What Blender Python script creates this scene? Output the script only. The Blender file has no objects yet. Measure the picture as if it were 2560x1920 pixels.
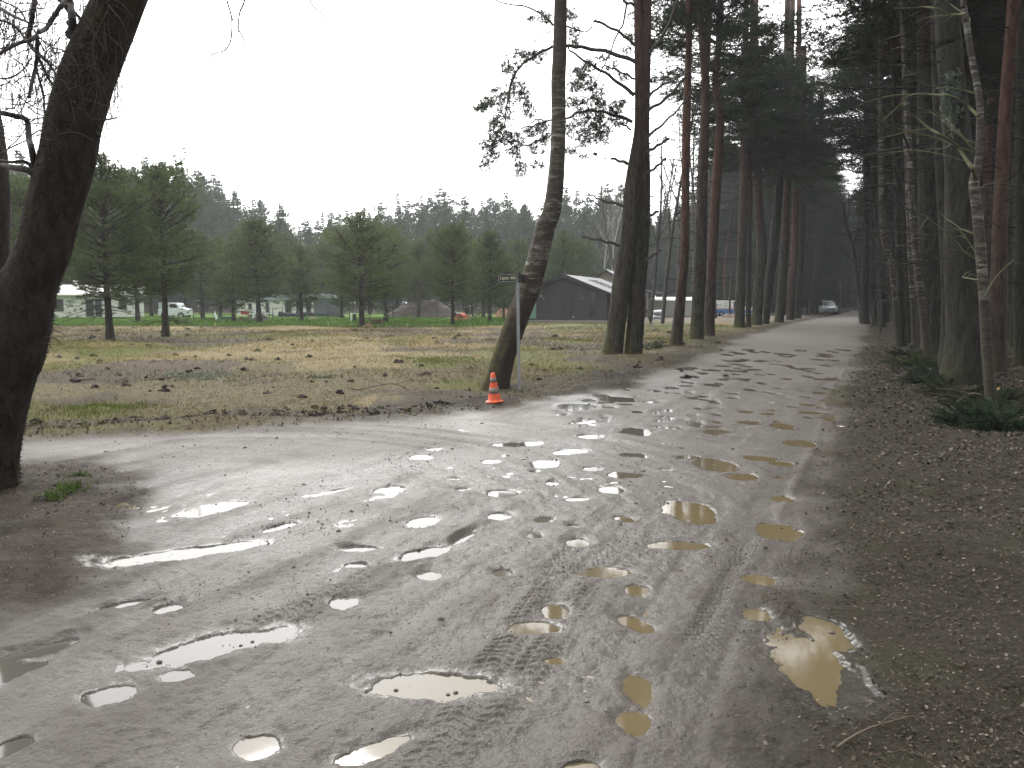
import bpy, math, random
import numpy as np
from mathutils import Vector, Matrix

# ------------------------------------------------------------------ camera, sky, sun, exposure
scene = bpy.context.scene
COL = scene.collection
CAM_H = 1.65
FPX = 1736.0          # focal length in 2212-wide pixels
CX, CY, HOR = 1106.0, 829.5, 650.0
PITCH = math.atan((CY - HOR) / FPX)
cd = bpy.data.cameras.new("camera")
cam = bpy.data.objects.new("camera", cd)
COL.objects.link(cam)
cam.location = (0, 0, CAM_H)
cam.rotation_euler = (math.pi / 2 - PITCH, 0, 0)
cd.sensor_width = 36.0
cd.lens = 36.0 * FPX / 2212.0
cd.clip_start = 0.05
cd.clip_end = 4000
scene.camera = cam

SUN_EL, SUN_AZ = math.radians(38), math.radians(-16)   # azimuth measured from +Y towards +X
world = bpy.data.worlds.new("World")
scene.world = world
world.use_nodes = True
wn, wl = world.node_tree.nodes, world.node_tree.links
bg = wn["Background"]
sky = wn.new("ShaderNodeTexSky")
sky.sky_type = 'NISHITA'
sky.sun_disc = False
sky.sun_elevation = SUN_EL
sky.sun_rotation = SUN_AZ
sky.air_density = 1.0
sky.dust_density = 4.0
sky.ozone_density = 1.0
hs = wn.new("ShaderNodeHueSaturation")
hs.inputs["Saturation"].default_value = 0.12
wl.new(sky.outputs[0], hs.inputs["Color"])
wtc = wn.new("ShaderNodeTexCoord")
wnz = wn.new("ShaderNodeTexNoise")
wnz.inputs["Scale"].default_value = 1.6
wnz.inputs["Detail"].default_value = 4
wl.new(wtc.outputs["Generated"], wnz.inputs["Vector"])
wmr = wn.new("ShaderNodeMapRange")
wmr.inputs["From Min"].default_value = 0.3
wmr.inputs["From Max"].default_value = 0.7
wmr.inputs["To Min"].default_value = 0.85
wmr.inputs["To Max"].default_value = 1.15
wl.new(wnz.outputs[0], wmr.inputs["Value"])
wmx = wn.new("ShaderNodeMix")
wmx.data_type = 'RGBA'
wmx.inputs["Factor"].default_value = 0.72
wmx.inputs["B"].default_value = (14.5, 14.5, 14.4, 1)      # the cloud deck itself
wl.new(hs.outputs[0], wmx.inputs["A"])
# the veiled sun ahead makes that side of the cloud deck brighter than the side behind the camera
wdot = wn.new("ShaderNodeVectorMath"); wdot.operation = 'DOT_PRODUCT'
wnrm = wn.new("ShaderNodeVectorMath"); wnrm.operation = 'NORMALIZE'
wl.new(wtc.outputs["Generated"], wnrm.inputs[0]); wl.new(wnrm.outputs[0], wdot.inputs[0])
wdot.inputs[1].default_value = (math.sin(SUN_AZ) * math.cos(SUN_EL), math.cos(SUN_AZ) * math.cos(SUN_EL), math.sin(SUN_EL))
wgl = wn.new("ShaderNodeMapRange"); wgl.inputs["From Min"].default_value = -0.6; wgl.inputs["From Max"].default_value = 1.0
wgl.inputs["To Min"].default_value = 0.40; wgl.inputs["To Max"].default_value = 1.50
wl.new(wdot.outputs["Value"], wgl.inputs["Value"])
wmul = wn.new("ShaderNodeMath"); wmul.operation = 'MULTIPLY'
wl.new(wmr.outputs[0], wmul.inputs[0]); wl.new(wgl.outputs[0], wmul.inputs[1])
wvm = wn.new("ShaderNodeVectorMath")
wvm.operation = 'SCALE'
wl.new(wmx.outputs["Result"], wvm.inputs[0])
wl.new(wmul.outputs[0], wvm.inputs["Scale"])
wl.new(wvm.outputs[0], bg.inputs["Color"])
bg.inputs["Strength"].default_value = 0.15

sd = bpy.data.lights.new("sun", 'SUN')
sd.energy = 0.9
sd.angle = math.radians(18)
sd.color = (1.0, 0.97, 0.92)
sun = bpy.data.objects.new("sun", sd)
COL.objects.link(sun)
sdir = Vector((math.sin(SUN_AZ) * math.cos(SUN_EL), math.cos(SUN_AZ) * math.cos(SUN_EL), math.sin(SUN_EL)))
sun.rotation_euler = sdir.to_track_quat('Z', 'Y').to_euler()
sun.location = (0, 0, 60)

scene.view_settings.view_transform = 'Standard'
scene.view_settings.look = 'None'
scene.view_settings.gamma = 1
scene.view_settings.exposure = 0.47
scene.view_settings.use_curve_mapping = False
scene.render.engine = 'CYCLES'
cy = scene.cycles
cy.use_denoising = True
cy.denoising_prefilter = 'NONE'
cy.use_adaptive_sampling = False
cy.sample_clamp_indirect = 1.5
cy.sample_clamp_direct = 12
cy.max_bounces = 5
cy.diffuse_bounces = 2
cy.glossy_bounces = 2
cy.transmission_bounces = 3
cy.volume_bounces = 0
cy.transparent_max_bounces = 4
cy.caustics_reflective = False
cy.caustics_refractive = False

rng = np.random.default_rng(7)
random.seed(7)

# ------------------------------------------------------------------ photograph to world helpers
SP, CP = math.sin(PITCH), math.cos(PITCH)
def ray(px, py):
    a, b = (px - CX) / FPX, (CY - py) / FPX
    return np.array([a, CP + b * SP, -SP + b * CP])
def at(px, py, Y):
    d = ray(px, py); t = Y / d[1]
    return np.array([d[0] * t, Y, CAM_H + d[2] * t])
def G(px, py):
    d = ray(px, py); t = -CAM_H / d[2]
    return np.array([d[0] * t, d[1] * t])
def DY(py):
    return float(G(CX, py)[1])

def tag(o, label=None, cat=None, group=None, kind=None):
    if label: o["label"] = label
    if cat: o["category"] = cat
    if group: o["group"] = group
    if kind: o["kind"] = kind
    return o
def empty(name, loc=(0, 0, 0), rz=0.0, parent=None):
    o = bpy.data.objects.new(name, None)
    o.empty_display_size = 0.2
    COL.objects.link(o)
    o.location = loc
    o.rotation_euler = (0, 0, rz)
    if parent: o.parent = parent
    return o

# ------------------------------------------------------------------ noise (numpy)
def _hash(ix, iy, seed):
    h = (ix.astype(np.uint32) * np.uint32(374761393)) ^ (iy.astype(np.uint32) * np.uint32(668265263)) ^ np.uint32((seed * 974634777) & 0xffffffff)
    h = (h ^ (h >> np.uint32(13))) * np.uint32(1274126177)
    h = h ^ (h >> np.uint32(16))
    return h.astype(np.float64) / 4294967295.0
def vnoise(x, y, seed=0):
    x0, y0 = np.floor(x), np.floor(y)
    fx, fy = x - x0, y - y0
    ix, iy = x0.astype(np.int64), y0.astype(np.int64)
    u, v = fx * fx * (3 - 2 * fx), fy * fy * (3 - 2 * fy)
    a, b = _hash(ix, iy, seed), _hash(ix + 1, iy, seed)
    c, d = _hash(ix, iy + 1, seed), _hash(ix + 1, iy + 1, seed)
    return (a * (1 - u) + b * u) * (1 - v) + (c * (1 - u) + d * u) * v - 0.5
def fbm(x, y, wl0, octs, seed, cell=None, gain=0.5):
    out = np.zeros_like(x); amp = 1.0; w = wl0
    for i in range(octs):
        k = 1.0
        if cell is not None:
            k = np.clip((w / np.maximum(cell, 1e-4) - 1.5) / 2.0, 0, 1)
        c, s = math.cos(i * 1.3 + seed), math.sin(i * 1.3 + seed)
        out = out + amp * k * vnoise((x * c - y * s) / w + i * 17.3, (x * s + y * c) / w - i * 9.1, seed + i)
        amp *= gain; w *= 0.5
    return out
def sstep(a, b, x):
    t = np.clip((x - a) / (b - a), 0, 1)
    return t * t * (3 - 2 * t)
def sdist(x, y, poly):
    """signed distance to polygon, positive inside"""
    d2 = np.full(x.shape, 1e18); inside = np.zeros(x.shape, bool)
    n = len(poly)
    for i in range(n):
        ax, ay = poly[i]; bx, by = poly[(i + 1) % n]
        ex, ey = bx - ax, by - ay
        t = np.clip(((x - ax) * ex + (y - ay) * ey) / (ex * ex + ey * ey + 1e-12), 0, 1)
        dx, dy = x - ax - t * ex, y - ay - t * ey
        d2 = np.minimum(d2, dx * dx + dy * dy)
        c = ((ay > y) != (by > y)) & (x < (bx - ax) * (y - ay) / (by - ay + 1e-12) + ax)
        inside ^= c
    d = np.sqrt(d2)
    return np.where(inside, d, -d)

# ------------------------------------------------------------------ ground layout
def redge(y): return -0.34 + 0.448 * y
road_px = [(1843, 671), (1800, 682), (1760, 689), (1700, 701), (1600, 731), (1500, 776), (1420, 806), (1330, 838), (1210, 858), (1120, 874),
           (1040, 886), (900, 897), (700, 911), (500, 925), (250, 936), (0, 943), (-400, 960), (-1000, 985),
           (-1000, 1035), (-300, 1010), (0, 1006), (180, 1004), (290, 1022), (345, 1052), (352, 1090), (310, 1140), (262, 1185), (205, 1232),
           (150, 1285), (20, 1340), (-150, 1400), (-420, 1500)]
ROAD = [tuple(G(*p)) for p in road_px] + [(-5.5, 0.5), (-5.5, -8), (-4.5, -8), (-3.4, -8), (redge(-1) - 0.1, -8), (redge(-1), -1)] + [(redge(y), y) for y in (3, 8, 15, 30, 60, 90)] + [(redge(120) - 1.5, 120), (redge(165) - 5, 165)]
ROAD = [ROAD[0]] + ROAD[1:]
VD = np.array([0.448, 1.0]); VD /= np.linalg.norm(VD); UD = np.array([VD[1], -VD[0]])   # along / across the main road

# (cx, cy, rx, ry, dy) in photo pixels
PUD = [(452,1098,62,12,10),(400,1192,142,15,20),(600,1137,32,7,7),(845,1055,32,7,3),(715,1060,42,4,8),(1090,1063,40,8,0),(1080,1113,32,9,0),
 (915,1124,32,11,4),(1000,1160,26,8,10),(925,1190,50,12,8),(275,1303,42,8,8),(367,1312,30,11,0),(485,1388,140,28,28),(385,1455,40,15,0),
 (738,1299,32,13,0),(925,1240,22,8,0),(770,1182,40,5,0),(945,1478,165,31,-4),(240,1495,56,26,0),(555,1605,52,24,0),(810,1612,80,22,20),
 (1155,1154,25,8,0),(1175,1121,32,6,0),(1248,1168,26,9,0),(1145,1350,58,12,0),(1197,1316,30,14,0),(1378,1270,32,12,0),(1375,1345,34,15,-10),
 (1310,1232,46,9,0),(1378,1482,28,28,0),(1372,1557,34,22,0),(1765,1440,98,92,0),(1790,1368,50,44,0),(1680,1145,46,24,0),(1495,1102,56,24,0),(1465,1174,58,8,0),
 (1640,1248,34,12,0),(1635,1322,34,14,0),(1255,1650,50,15,0),(1240,1134,15,5,0),(1347,1118,18,6,0),(1247,1077,24,5,0),(1195,1041,16,5,0),
 (1320,1055,30,7,0),(1280,1010,25,5,0),(1355,1023,38,5,0),(1180,998,34,9,4),(1230,974,44,6,3),(1120,957,60,5,2),(1275,941,30,4,0),
 (1375,930,30,8,0),(1060,995,20,4,0),(1155,1015,12,3,0),(1370,980,30,4,0),(1550,930,30,5,0),(1540,1000,44,13,0),(1610,1028,35,7,0),
 (1690,918,25,7,0),(1640,988,34,6,0),(1730,955,34,7,0),(1690,1000,30,6,0),(1825,848,10,3,0),(1820,865,14,4,0),(1815,918,14,3,0),(940,968,20,3,0),
 (905,985,20,4,0),(70,1405,62,16,18),(0,1450,80,30,14),(1240,876,44,7,0),(1335,861,46,5,0),(1085,1234,22,8,0),(1195,1422,24,8,0),
 (980,1032,18,3,0),(770,1218,26,6,0),(1000,1055,16,3,0),(1690,1075,24,7,0),(20,1610,40,24,10),(1480,985,30,4,0),(1330,1040,16,3,0),(1440,1012,14,3,0)]
rp = random.Random(3)
for i in range(150):      # the far stretch of small pot-holes
    py = 755 + 175 * rp.random() ** 1.2
    Y = DY(py)
    le = G(1500, 776) if py < 776 else None
    xl = np.interp(py, [700, 731, 776, 806, 838, 858, 930], [1710, 1612, 1515, 1440, 1360, 1240, 1180])
    xr = CX + redge(Y) / Y * FPX - 25
    px = xl + (xr - xl) * rp.random()
    PUD.append((px, py, 8 + 13 * rp.random() ** 2 * (py - 640) / 200, 1.3 + 1.9 * (py - 700) / 230 * rp.random() + 0.3, 0))
PW = []
for (cx, cy_, rx, ry, dy) in PUD:
    c = G(cx, cy_)
    rx *= 0.9; ry *= 0.92
    rX = rx / FPX * c[1]
    rY = abs(G(cx, cy_ - ry)[1] - G(cx, cy_ + ry)[1]) / 2
    sh = (G(cx, cy_ - dy)[1] - c[1]) / rX
    PW.append((c[0], c[1], rX, rY, sh))

WATER_Z = -0.016
HAZE = 0.00065
def ground_fields(x, y, cell):
    """height and surface masks at world points"""
    r = np.hypot(x, y)
    wob = fbm(x, y, 2.2, 4, 11, cell) * 0.55
    sd = sdist(x, y, ROAD) + wob * np.clip(r / 12, 0.6, 1.0)
    road = sstep(-0.30, 0.34, sd + 0.35 * fbm(x, y, 0.35, 3, 151, cell))
    u = x * UD[0] + y * UD[1]; v = x * VD[0] + y * VD[1]
    # main road relief
    n_l = fbm(x, y, 1.7, 3, 21, cell)
    n_m = fbm(x, y, 0.30, 4, 31, cell, 0.6)
    groove = fbm(u * 1.0, v * 0.07, 0.22, 3, 41, cell, 0.6)
    # turning tracks round the muddy corner
    c0 = G(150, 1110); rr = np.hypot(x - c0[0], (y - c0[1]) * 1.05)
    th = np.arctan2(y - c0[1], x - c0[0])
    turn = np.clip(1 - np.abs(rr - 4.6) / 3.4, 0, 1) * sstep(-0.4, 0.5, th) 
    sidem = sstep(-1.0, -4.0, x) * sstep(9.0, 10.5, y)
    arc = fbm(rr * 1.0, th * 0.35, 0.20, 3, 51, cell, 0.6)
    gs = groove * (1 - turn) * (1 - sidem * 0.8) + arc * turn + fbm(y * 1.0, x * 0.08, 0.22, 3, 61, cell) * sidem * 0.8
    near = np.clip(1.3 - r / 70, 0.25, 1)
    n_s = fbm(x, y, 0.06, 3, 35, cell, 0.7)
    hr = 0.022 * n_l + 0.015 * n_m + 0.030 * gs * near + 0.009 * n_s
    # rut of the wheel at the right side
    rut = np.exp(-((u + 0.78 + 0.05 * np.sin(v * 0.5)) / 0.10) ** 2) * sstep(3.0, 5, v) * sstep(30, 16, v)
    hr = hr - 0.02 * rut + 0.018 * np.exp(-((u + 0.60 + 0.05 * np.sin(v * 0.5)) / 0.05) ** 2) * sstep(3, 5, v) * sstep(30, 16, v)
    tread = np.zeros_like(x)
    for (p, q, w) in ((G(890, 1690), G(1240, 1180), 0.085), (G(985, 1690), G(1330, 1180), 0.08), (G(1500, 1400), G(1790, 860), 0.08), (G(1640, 1420), G(1812, 900), 0.08), (G(420, 1420), G(900, 1190), 0.09)):
        e = q - p; L = np.linalg.norm(e); e = e / L
        t = (x - p[0]) * e[0] + (y - p[1]) * e[1]; s = (x - p[0]) * -e[1] + (y - p[1]) * e[0]
        m = sstep(w * 1.15, w * 0.8, np.abs(s)) * sstep(-0.1, 0.2, t) * sstep(L + 0.3, L - 0.2, t)
        k = np.clip((0.045 / np.maximum(cell, 1e-4) - 2) / 2, 0, 1)
        tread = np.maximum(tread, m)
        hr = hr + m * np.clip(0.55 + 1.6 * n_l, 0, 1) * (-0.003 + 0.0045 * k * np.sign(np.sin((t + np.abs(s) * 0.7) / 0.055 * 2 * math.pi)) * sstep(0.0, 0.012, np.abs(np.abs(s) - w * 0.45)))
    # keep everything but the holes above the water
    hr = np.maximum(hr, WATER_Z + 0.0045 + 0.008 * n_m + 0.006 * n_s)
    dep = np.zeros_like(x); near_p = np.zeros_like(x)
    edge_n = fbm(x, y, 0.30, 5, 71, cell, 0.72)
    for (px_, py_, rX, rY, sh) in PW:
        m = (np.abs(x - px_) < rX * 2.3) & (np.abs(y - py_) < rY * 2.3 + abs(sh) * rX * 2.3)
        if not m.any(): continue
        dx = (x[m] - px_) / rX; dyy = (y[m] - py_ - sh * (x[m] - px_)) / rY
        q = np.sqrt(dx * dx + dyy * dyy) + edge_n[m] * 0.45
        dm = sstep(1.15, 0.85, q)
        dep[m] = np.maximum(dep[m], dm)
        near_p[m] = np.maximum(near_p[m], sstep(2.1, 1.0, q))
    hr = hr * (1 - near_p) + near_p * (WATER_Z + 0.0045 + 0.014 * n_m + 0.006 * n_s)
    hr = hr - 0.030 * dep * (1 + 0.5 * n_m)
    # off-road relief
    hf = 0.05 + 0.16 * fbm(x, y, 3.0, 5, 81, cell, 0.55) + 0.10 * np.clip(fbm(x, y, 0.9, 3, 91, cell), 0, 1)
    right = sstep(-0.75, 0.1, x - redge(y))
    hl = 0.03 + 0.10 * fbm(x, y, 1.2, 5, 101, cell, 0.6) + 0.12 * sstep(0.5, 5, x - redge(y)) * sstep(6, 14, y)
    hoff = hf * (1 - right) + hl * right
    patch = sstep(-0.9, -1.4, x) * sstep(9.5, 9.2, y)
    hoff = hoff * (1 - patch) + patch * (0.06 + 0.09 * fbm(x, y, 0.8, 4, 111, cell, 0.6))
    fade = sstep(0.0, -0.7, sd)
    h = hr * sstep(-0.6, 0.1, sd) + hoff * fade
    h = h + 0.05 * np.exp(-((sd + 0.25) / 0.22) ** 2) * (0.6 + 1.6 * fbm(x, y, 0.7, 3, 121, cell)) * (1 - right)
    wet = np.clip(0.55 - hr * 14 + 0.5 * fbm(x, y, 1.3, 4, 141, cell), 0, 1)
    wet = np.clip(np.maximum(wet, near_p * 0.85), 0, 1) * (1 - 0.75 * sstep(11, 24, y) * sstep(90, 50, y)) * (1 - 0.7 * sstep(6.8, 9.2, y) * sstep(0.8, -1.6, x))
    ground_fields.shore = near_p
    return h, sd, road, dep, right, patch, gs, wet
FT_SOIL = [(300,795,150,20),(470,783,90,10),(160,815,120,16),(420,800,120,14),(250,912,230,14),(620,905,300,12),(150,870,200,22),(330,870,180,16),(880,760,110,6),(1000,790,90,8),(1040,745,60,4),(450,740,200,6),(1290,775,80,8),(640,760,80,4),(850,715,140,4)]
FT_STRAW = [(600,765,190,28),(760,790,150,22),(480,775,90,14),(640,712,420,6),(1080,712,110,6),(980,745,90,10),(1560,700,90,8),(900,870,170,14),(1400,760,60,6)]
FT_GREEN = [(180,760,160,22),(160,790,140,10),(945,787,60,10),(215,887,60,9),(120,740,100,8),(330,748,130,7),(1150,770,140,26),(1250,810,110,22),(1000,830,120,14),(830,735,150,6),(1180,740,90,8),(800,905,60,5),(1480,740,80,14),(60,880,50,10)]
def _blobs(x, y, L, warp):
    out = np.zeros_like(x)
    for px, py, rx, ry in L:
        c = G(px, py); rX = rx / FPX * c[1]; rY = abs(G(px, py - ry)[1] - G(px, py + ry)[1]) / 2
        out = np.maximum(out, 1.25 - np.sqrt(((x - c[0]) / rX) ** 2 + ((y - c[1]) / rY) ** 2))
    return np.clip(out, -1, 1)
def field_types(x, y, cell=None):
    w1 = fbm(x, y, 3.5, 5, 201, cell, 0.6); w2 = fbm(x, y, 4.5, 5, 211, cell, 0.6); w3 = fbm(x, y, 5.0, 5, 221, cell, 0.6)
    soil = sstep(0.08, 0.42, np.clip(_blobs(x, y, FT_SOIL, 0), 0, 1) * 0.75 + w1 * 1.0)
    straw = sstep(0.10, 0.45, np.clip(_blobs(x, y, FT_STRAW, 0), 0, 1) * 0.9 + w2 * 0.7)
    green = sstep(0.08, 0.45, np.clip(_blobs(x, y, FT_GREEN, 0), 0, 1) * 0.8 + w3 * 0.85)
    return soil, straw, green
def gz(x, y):
    a = ground_fields(np.array([float(x)]), np.array([float(y)]), np.array([0.3]))
    return float(a[0][0])
def gzv(x, y, cell=0.05):
    return ground_fields(x, y, np.full(x.shape, cell))

# ------------------------------------------------------------------ material helper
class NT:
    def __init__(s, name):
        s.m = bpy.data.materials.new(name); s.m.use_nodes = True
        s.t = s.m.node_tree; s.t.nodes.clear()
        s.out = s.t.nodes.new("ShaderNodeOutputMaterial")
    def n(s, typ, ins=None, **props):
        nd = s.t.nodes.new("ShaderNode" + typ)
        for k, v in props.items(): setattr(nd, k, v)
        for k, v in (ins or {}).items():
            sock = nd.inputs[k]
            if isinstance(v, bpy.types.NodeSocket): s.t.links.new(v, sock)
            else:
                if sock.type == 'RGBA' and len(v) == 3: v = (*v, 1)
                sock.default_value = v
        return nd
    def noise(s, vec, scale, detail=4, rough=0.6, dist=0.0):
        return s.n("TexNoise", {"Vector": vec, "Scale": scale, "Detail": detail, "Roughness": rough, "Distortion": dist}).outputs[0]
    def mapr(s, v, a, b, c=0.0, d=1.0):
        return s.n("MapRange", {"Value": v, "From Min": a, "From Max": b, "To Min": c, "To Max": d}).outputs[0]
    def mix(s, f, a, b):
        nd = s.t.nodes.new("ShaderNodeMix"); nd.data_type = 'RGBA'
        for sk, v in ((nd.inputs[0], f), (nd.inputs[6], a), (nd.inputs[7], b)):
            if isinstance(v, bpy.types.NodeSocket): s.t.links.new(v, sk)
            else: sk.default_value = (*v, 1) if isinstance(v, tuple) and len(v) == 3 else v
        return nd.outputs[2]
    def math(s, op, a, b=0.0):
        nd = s.t.nodes.new("ShaderNodeMath"); nd.operation = op
        for i, v in enumerate((a, b)):
            if isinstance(v, bpy.types.NodeSocket): s.t.links.new(v, nd.inputs[i])
            else: nd.inputs[i].default_value = v
        return nd.outputs[0]
    def scale(s, vec, sc):
        return s.n("Mapping", {"Vector": vec, "Scale": sc}).outputs[0]
    def bump(s, h, strength=0.5, dist=0.02):
        return s.n("Bump", {"Height": h, "Strength": strength, "Distance": dist}).outputs[0]
    def princ(s, col, rough=0.8, normal=None, **kw):
        ins = {"Base Color": col, "Roughness": rough}
        if normal is not None: ins["Normal"] = normal
        ins.update(kw)
        return s.n("BsdfPrincipled", ins)
    def done(s, sh):
        s.t.links.new(sh.outputs[0] if not isinstance(sh, bpy.types.NodeSocket) else sh, s.out.inputs[0])
        return s.m

def simple(name, col, rough=0.7, metal=0.0, var=0.15, scale=6.0, bump=0.0, spec=0.5):
    t = NT(name); tc = t.n("TexCoord").outputs["Object"]
    nz = t.noise(tc, scale, 5)
    c = t.mix(t.mapr(nz, 0.3, 0.7), tuple(v * (1 - var) for v in col), tuple(min(1, v * (1 + var)) for v in col))
    nrm = t.bump(t.noise(tc, scale * 6, 3), bump, 0.01) if bump else None
    return t.done(t.princ(c, t.mapr(nz, 0.3, 0.7, max(rough - 0.08, 0.02), min(rough + 0.08, 1)), nrm, **{"Metallic": metal, "Specular IOR Level": spec}))

# ground material
def ground_material():
    t = NT("mud_and_field")
    pos = t.n("NewGeometry").outputs["Position"]
    A = t.n("Attribute", attribute_name="mask_a"); B = t.n("Attribute", attribute_name="mask_b")
    sa = t.n("SeparateColor", {"Color": A.outputs["Color"]}); sb = t.n("SeparateColor", {"Color": B.outputs["Color"]})
    road, dep, right = sa.outputs[0], sa.outputs[1], sa.outputs[2]
    lawn, sand, patch = sb.outputs[0], sb.outputs[1], sb.outputs[2]
    damp = A.outputs["Alpha"]
    n1 = t.noise(pos, 0.9, 6, 0.6); n2 = t.noise(pos, 6, 6, 0.65); n3 = t.noise(pos, 55, 5, 0.7)
    n4 = t.noise(pos, 220, 3, 0.7)
    n5 = t.noise(pos, 0.35, 5, 0.6)
    C_ = t.n("Attribute", attribute_name="mask_c"); sc_ = t.n("SeparateColor", {"Color": C_.outputs["Color"]})
    # road mud with grit
    c = t.mix(t.mapr(n1, 0.35, 0.65), (0.090, 0.073, 0.056), (0.138, 0.114, 0.088))
    c = t.mix(t.mapr(n2, 0.42, 0.68, 0, 0.65), c, (0.074, 0.058, 0.045))
    grit = t.mapr(n3, 0.35, 0.72)
    c = t.mix(t.math('MULTIPLY', grit, 0.6), c, (0.175, 0.155, 0.130))
    c = t.mix(t.mapr(n4, 0.5, 0.68, 0, 0.75), c, (0.030, 0.025, 0.021))
    vor = t.n("TexVoronoi", {"Vector": pos, "Scale": 75.0, "Randomness": 1.0})
    pebm = t.math('MULTIPLY', t.mapr(vor.outputs["Distance"], 0.30, 0.16), t.mapr(t.noise(pos, 11, 3), 0.48, 0.62))
    pebc = t.mix(t.n("SeparateColor", {"Color": vor.outputs["Color"]}).outputs[0], (0.04, 0.034, 0.03), (0.22, 0.20, 0.175))
    c = t.mix(t.math('MULTIPLY', pebm, 0.6), c, pebc)
    mudc = t.mix(dep, c, (0.10, 0.085, 0.062))
    dark = t.mix(t.mapr(n2, 0.35, 0.65), (0.042, 0.033, 0.024), (0.088, 0.069, 0.052))
    lit = t.mix(t.mapr(n3, 0.3, 0.7), (0.020, 0.016, 0.012), (0.070, 0.056, 0.041))
    lit = t.mix(t.mapr(n1, 0.50, 0.72, 0, 0.6), lit, (0.05, 0.052, 0.022))
    fld = t.mix(t.mapr(n2, 0.3, 0.7), (0.070, 0.056, 0.026), (0.155, 0.128, 0.056))
    grn = t.mix(t.mapr(n3, 0.3, 0.7), (0.075, 0.080, 0.018), (0.145, 0.142, 0.036))
    n6 = t.noise(pos, 18, 5, 0.75)
    def mott(v): return t.mapr(t.math('ADD', v, t.math('MULTIPLY', t.math('SUBTRACT', t.math('ADD', n6, t.math('MULTIPLY', n2, 0.6)), 0.8), 2.2)), 0.25, 0.75)
    fld = t.mix(mott(sc_.outputs[2]), fld, grn)
    fld = t.mix(mott(sc_.outputs[1]), fld, t.mix(t.mapr(n3, 0.3, 0.7), (0.12, 0.092, 0.044), (0.29, 0.235, 0.115)))
    fld = t.mix(t.math('MULTIPLY', mott(sc_.outputs[0]), 0.85), fld, t.mix(t.mapr(n3, 0.3, 0.7), (0.034, 0.025, 0.016), (0.095, 0.070, 0.045)))
    lawnc = t.mix(t.mapr(n2, 0.3, 0.7), (0.075, 0.15, 0.018), (0.11, 0.21, 0.028))
    fld = t.mix(lawn, fld, lawnc)
    fld = t.mix(sand, fld, t.mix(t.mapr(n2, 0.3, 0.7), (0.15, 0.118, 0.096), (0.23, 0.19, 0.16)))
    off = t.mix(right, fld, lit)
    off = t.mix(patch, off, t.mix(t.mapr(n1, 0.45, 0.7), dark, lit))
    roadc = t.mix(damp, mudc, dark)
    col = t.mix(road, off, roadc)
    wetn = t.mapr(t.math('ADD', C_.outputs["Alpha"], t.math('MULTIPLY', n3, -0.35)), 0.0, 0.6, 0.62, 0.27)
    rr = t.math('ADD', wetn, t.math('MULTIPLY', damp, 0.12))
    rr = t.mix(road, (0.8, 0.8, 0.8), t.n("CombineColor", {0: rr, 1: rr, 2: rr}).outputs[0])
    rr = t.n("SeparateColor", {"Color": rr}).outputs[0]
    hgt = t.math('ADD', t.math('MULTIPLY', n3, 1.0), t.math('ADD', t.math('MULTIPLY', n4, 0.35), t.math('MULTIPLY', pebm, 0.35)))
    nmid = t.noise(pos, 20, 4, 0.7)
    shr = t.mapr(t.math('ADD', B.outputs["Alpha"], t.math('MULTIPLY', t.math('SUBTRACT', nmid, 0.5), 0.8)), 0.45, 1.0)
    nb = t.bump(t.math('ADD', hgt, t.math('MULTIPLY', nmid, 1.6)), 1.0, 0.026)
    nc = t.n("Bump", {"Height": t.math('ADD', nmid, t.math('MULTIPLY', n3, 0.6)), "Strength": t.mapr(shr, 0, 1, 0.55, 0.12), "Distance": 0.014}).outputs[0]
    cw = t.math('MULTIPLY', road, t.mapr(t.math('ADD', C_.outputs["Alpha"], t.math('MULTIPLY', nmid, 0.5)), 0.35, 1.25, 0.08, 0.38))
    return t.done(t.princ(col, rr, nb, **{"Coat Weight": t.math('MAXIMUM', t.math('MULTIPLY', cw, t.mapr(damp, 0.0, 1.0, 1.0, 0.35)), t.math('MULTIPLY', shr, 0.45)), "Coat Roughness": t.mapr(shr, 0, 1, 0.32, 0.16), "Coat IOR": 1.5, "Coat Normal": nc, "Specular IOR Level": t.math('ADD', t.math('MULTIPLY', road, 0.35), 0.15)}))

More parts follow.
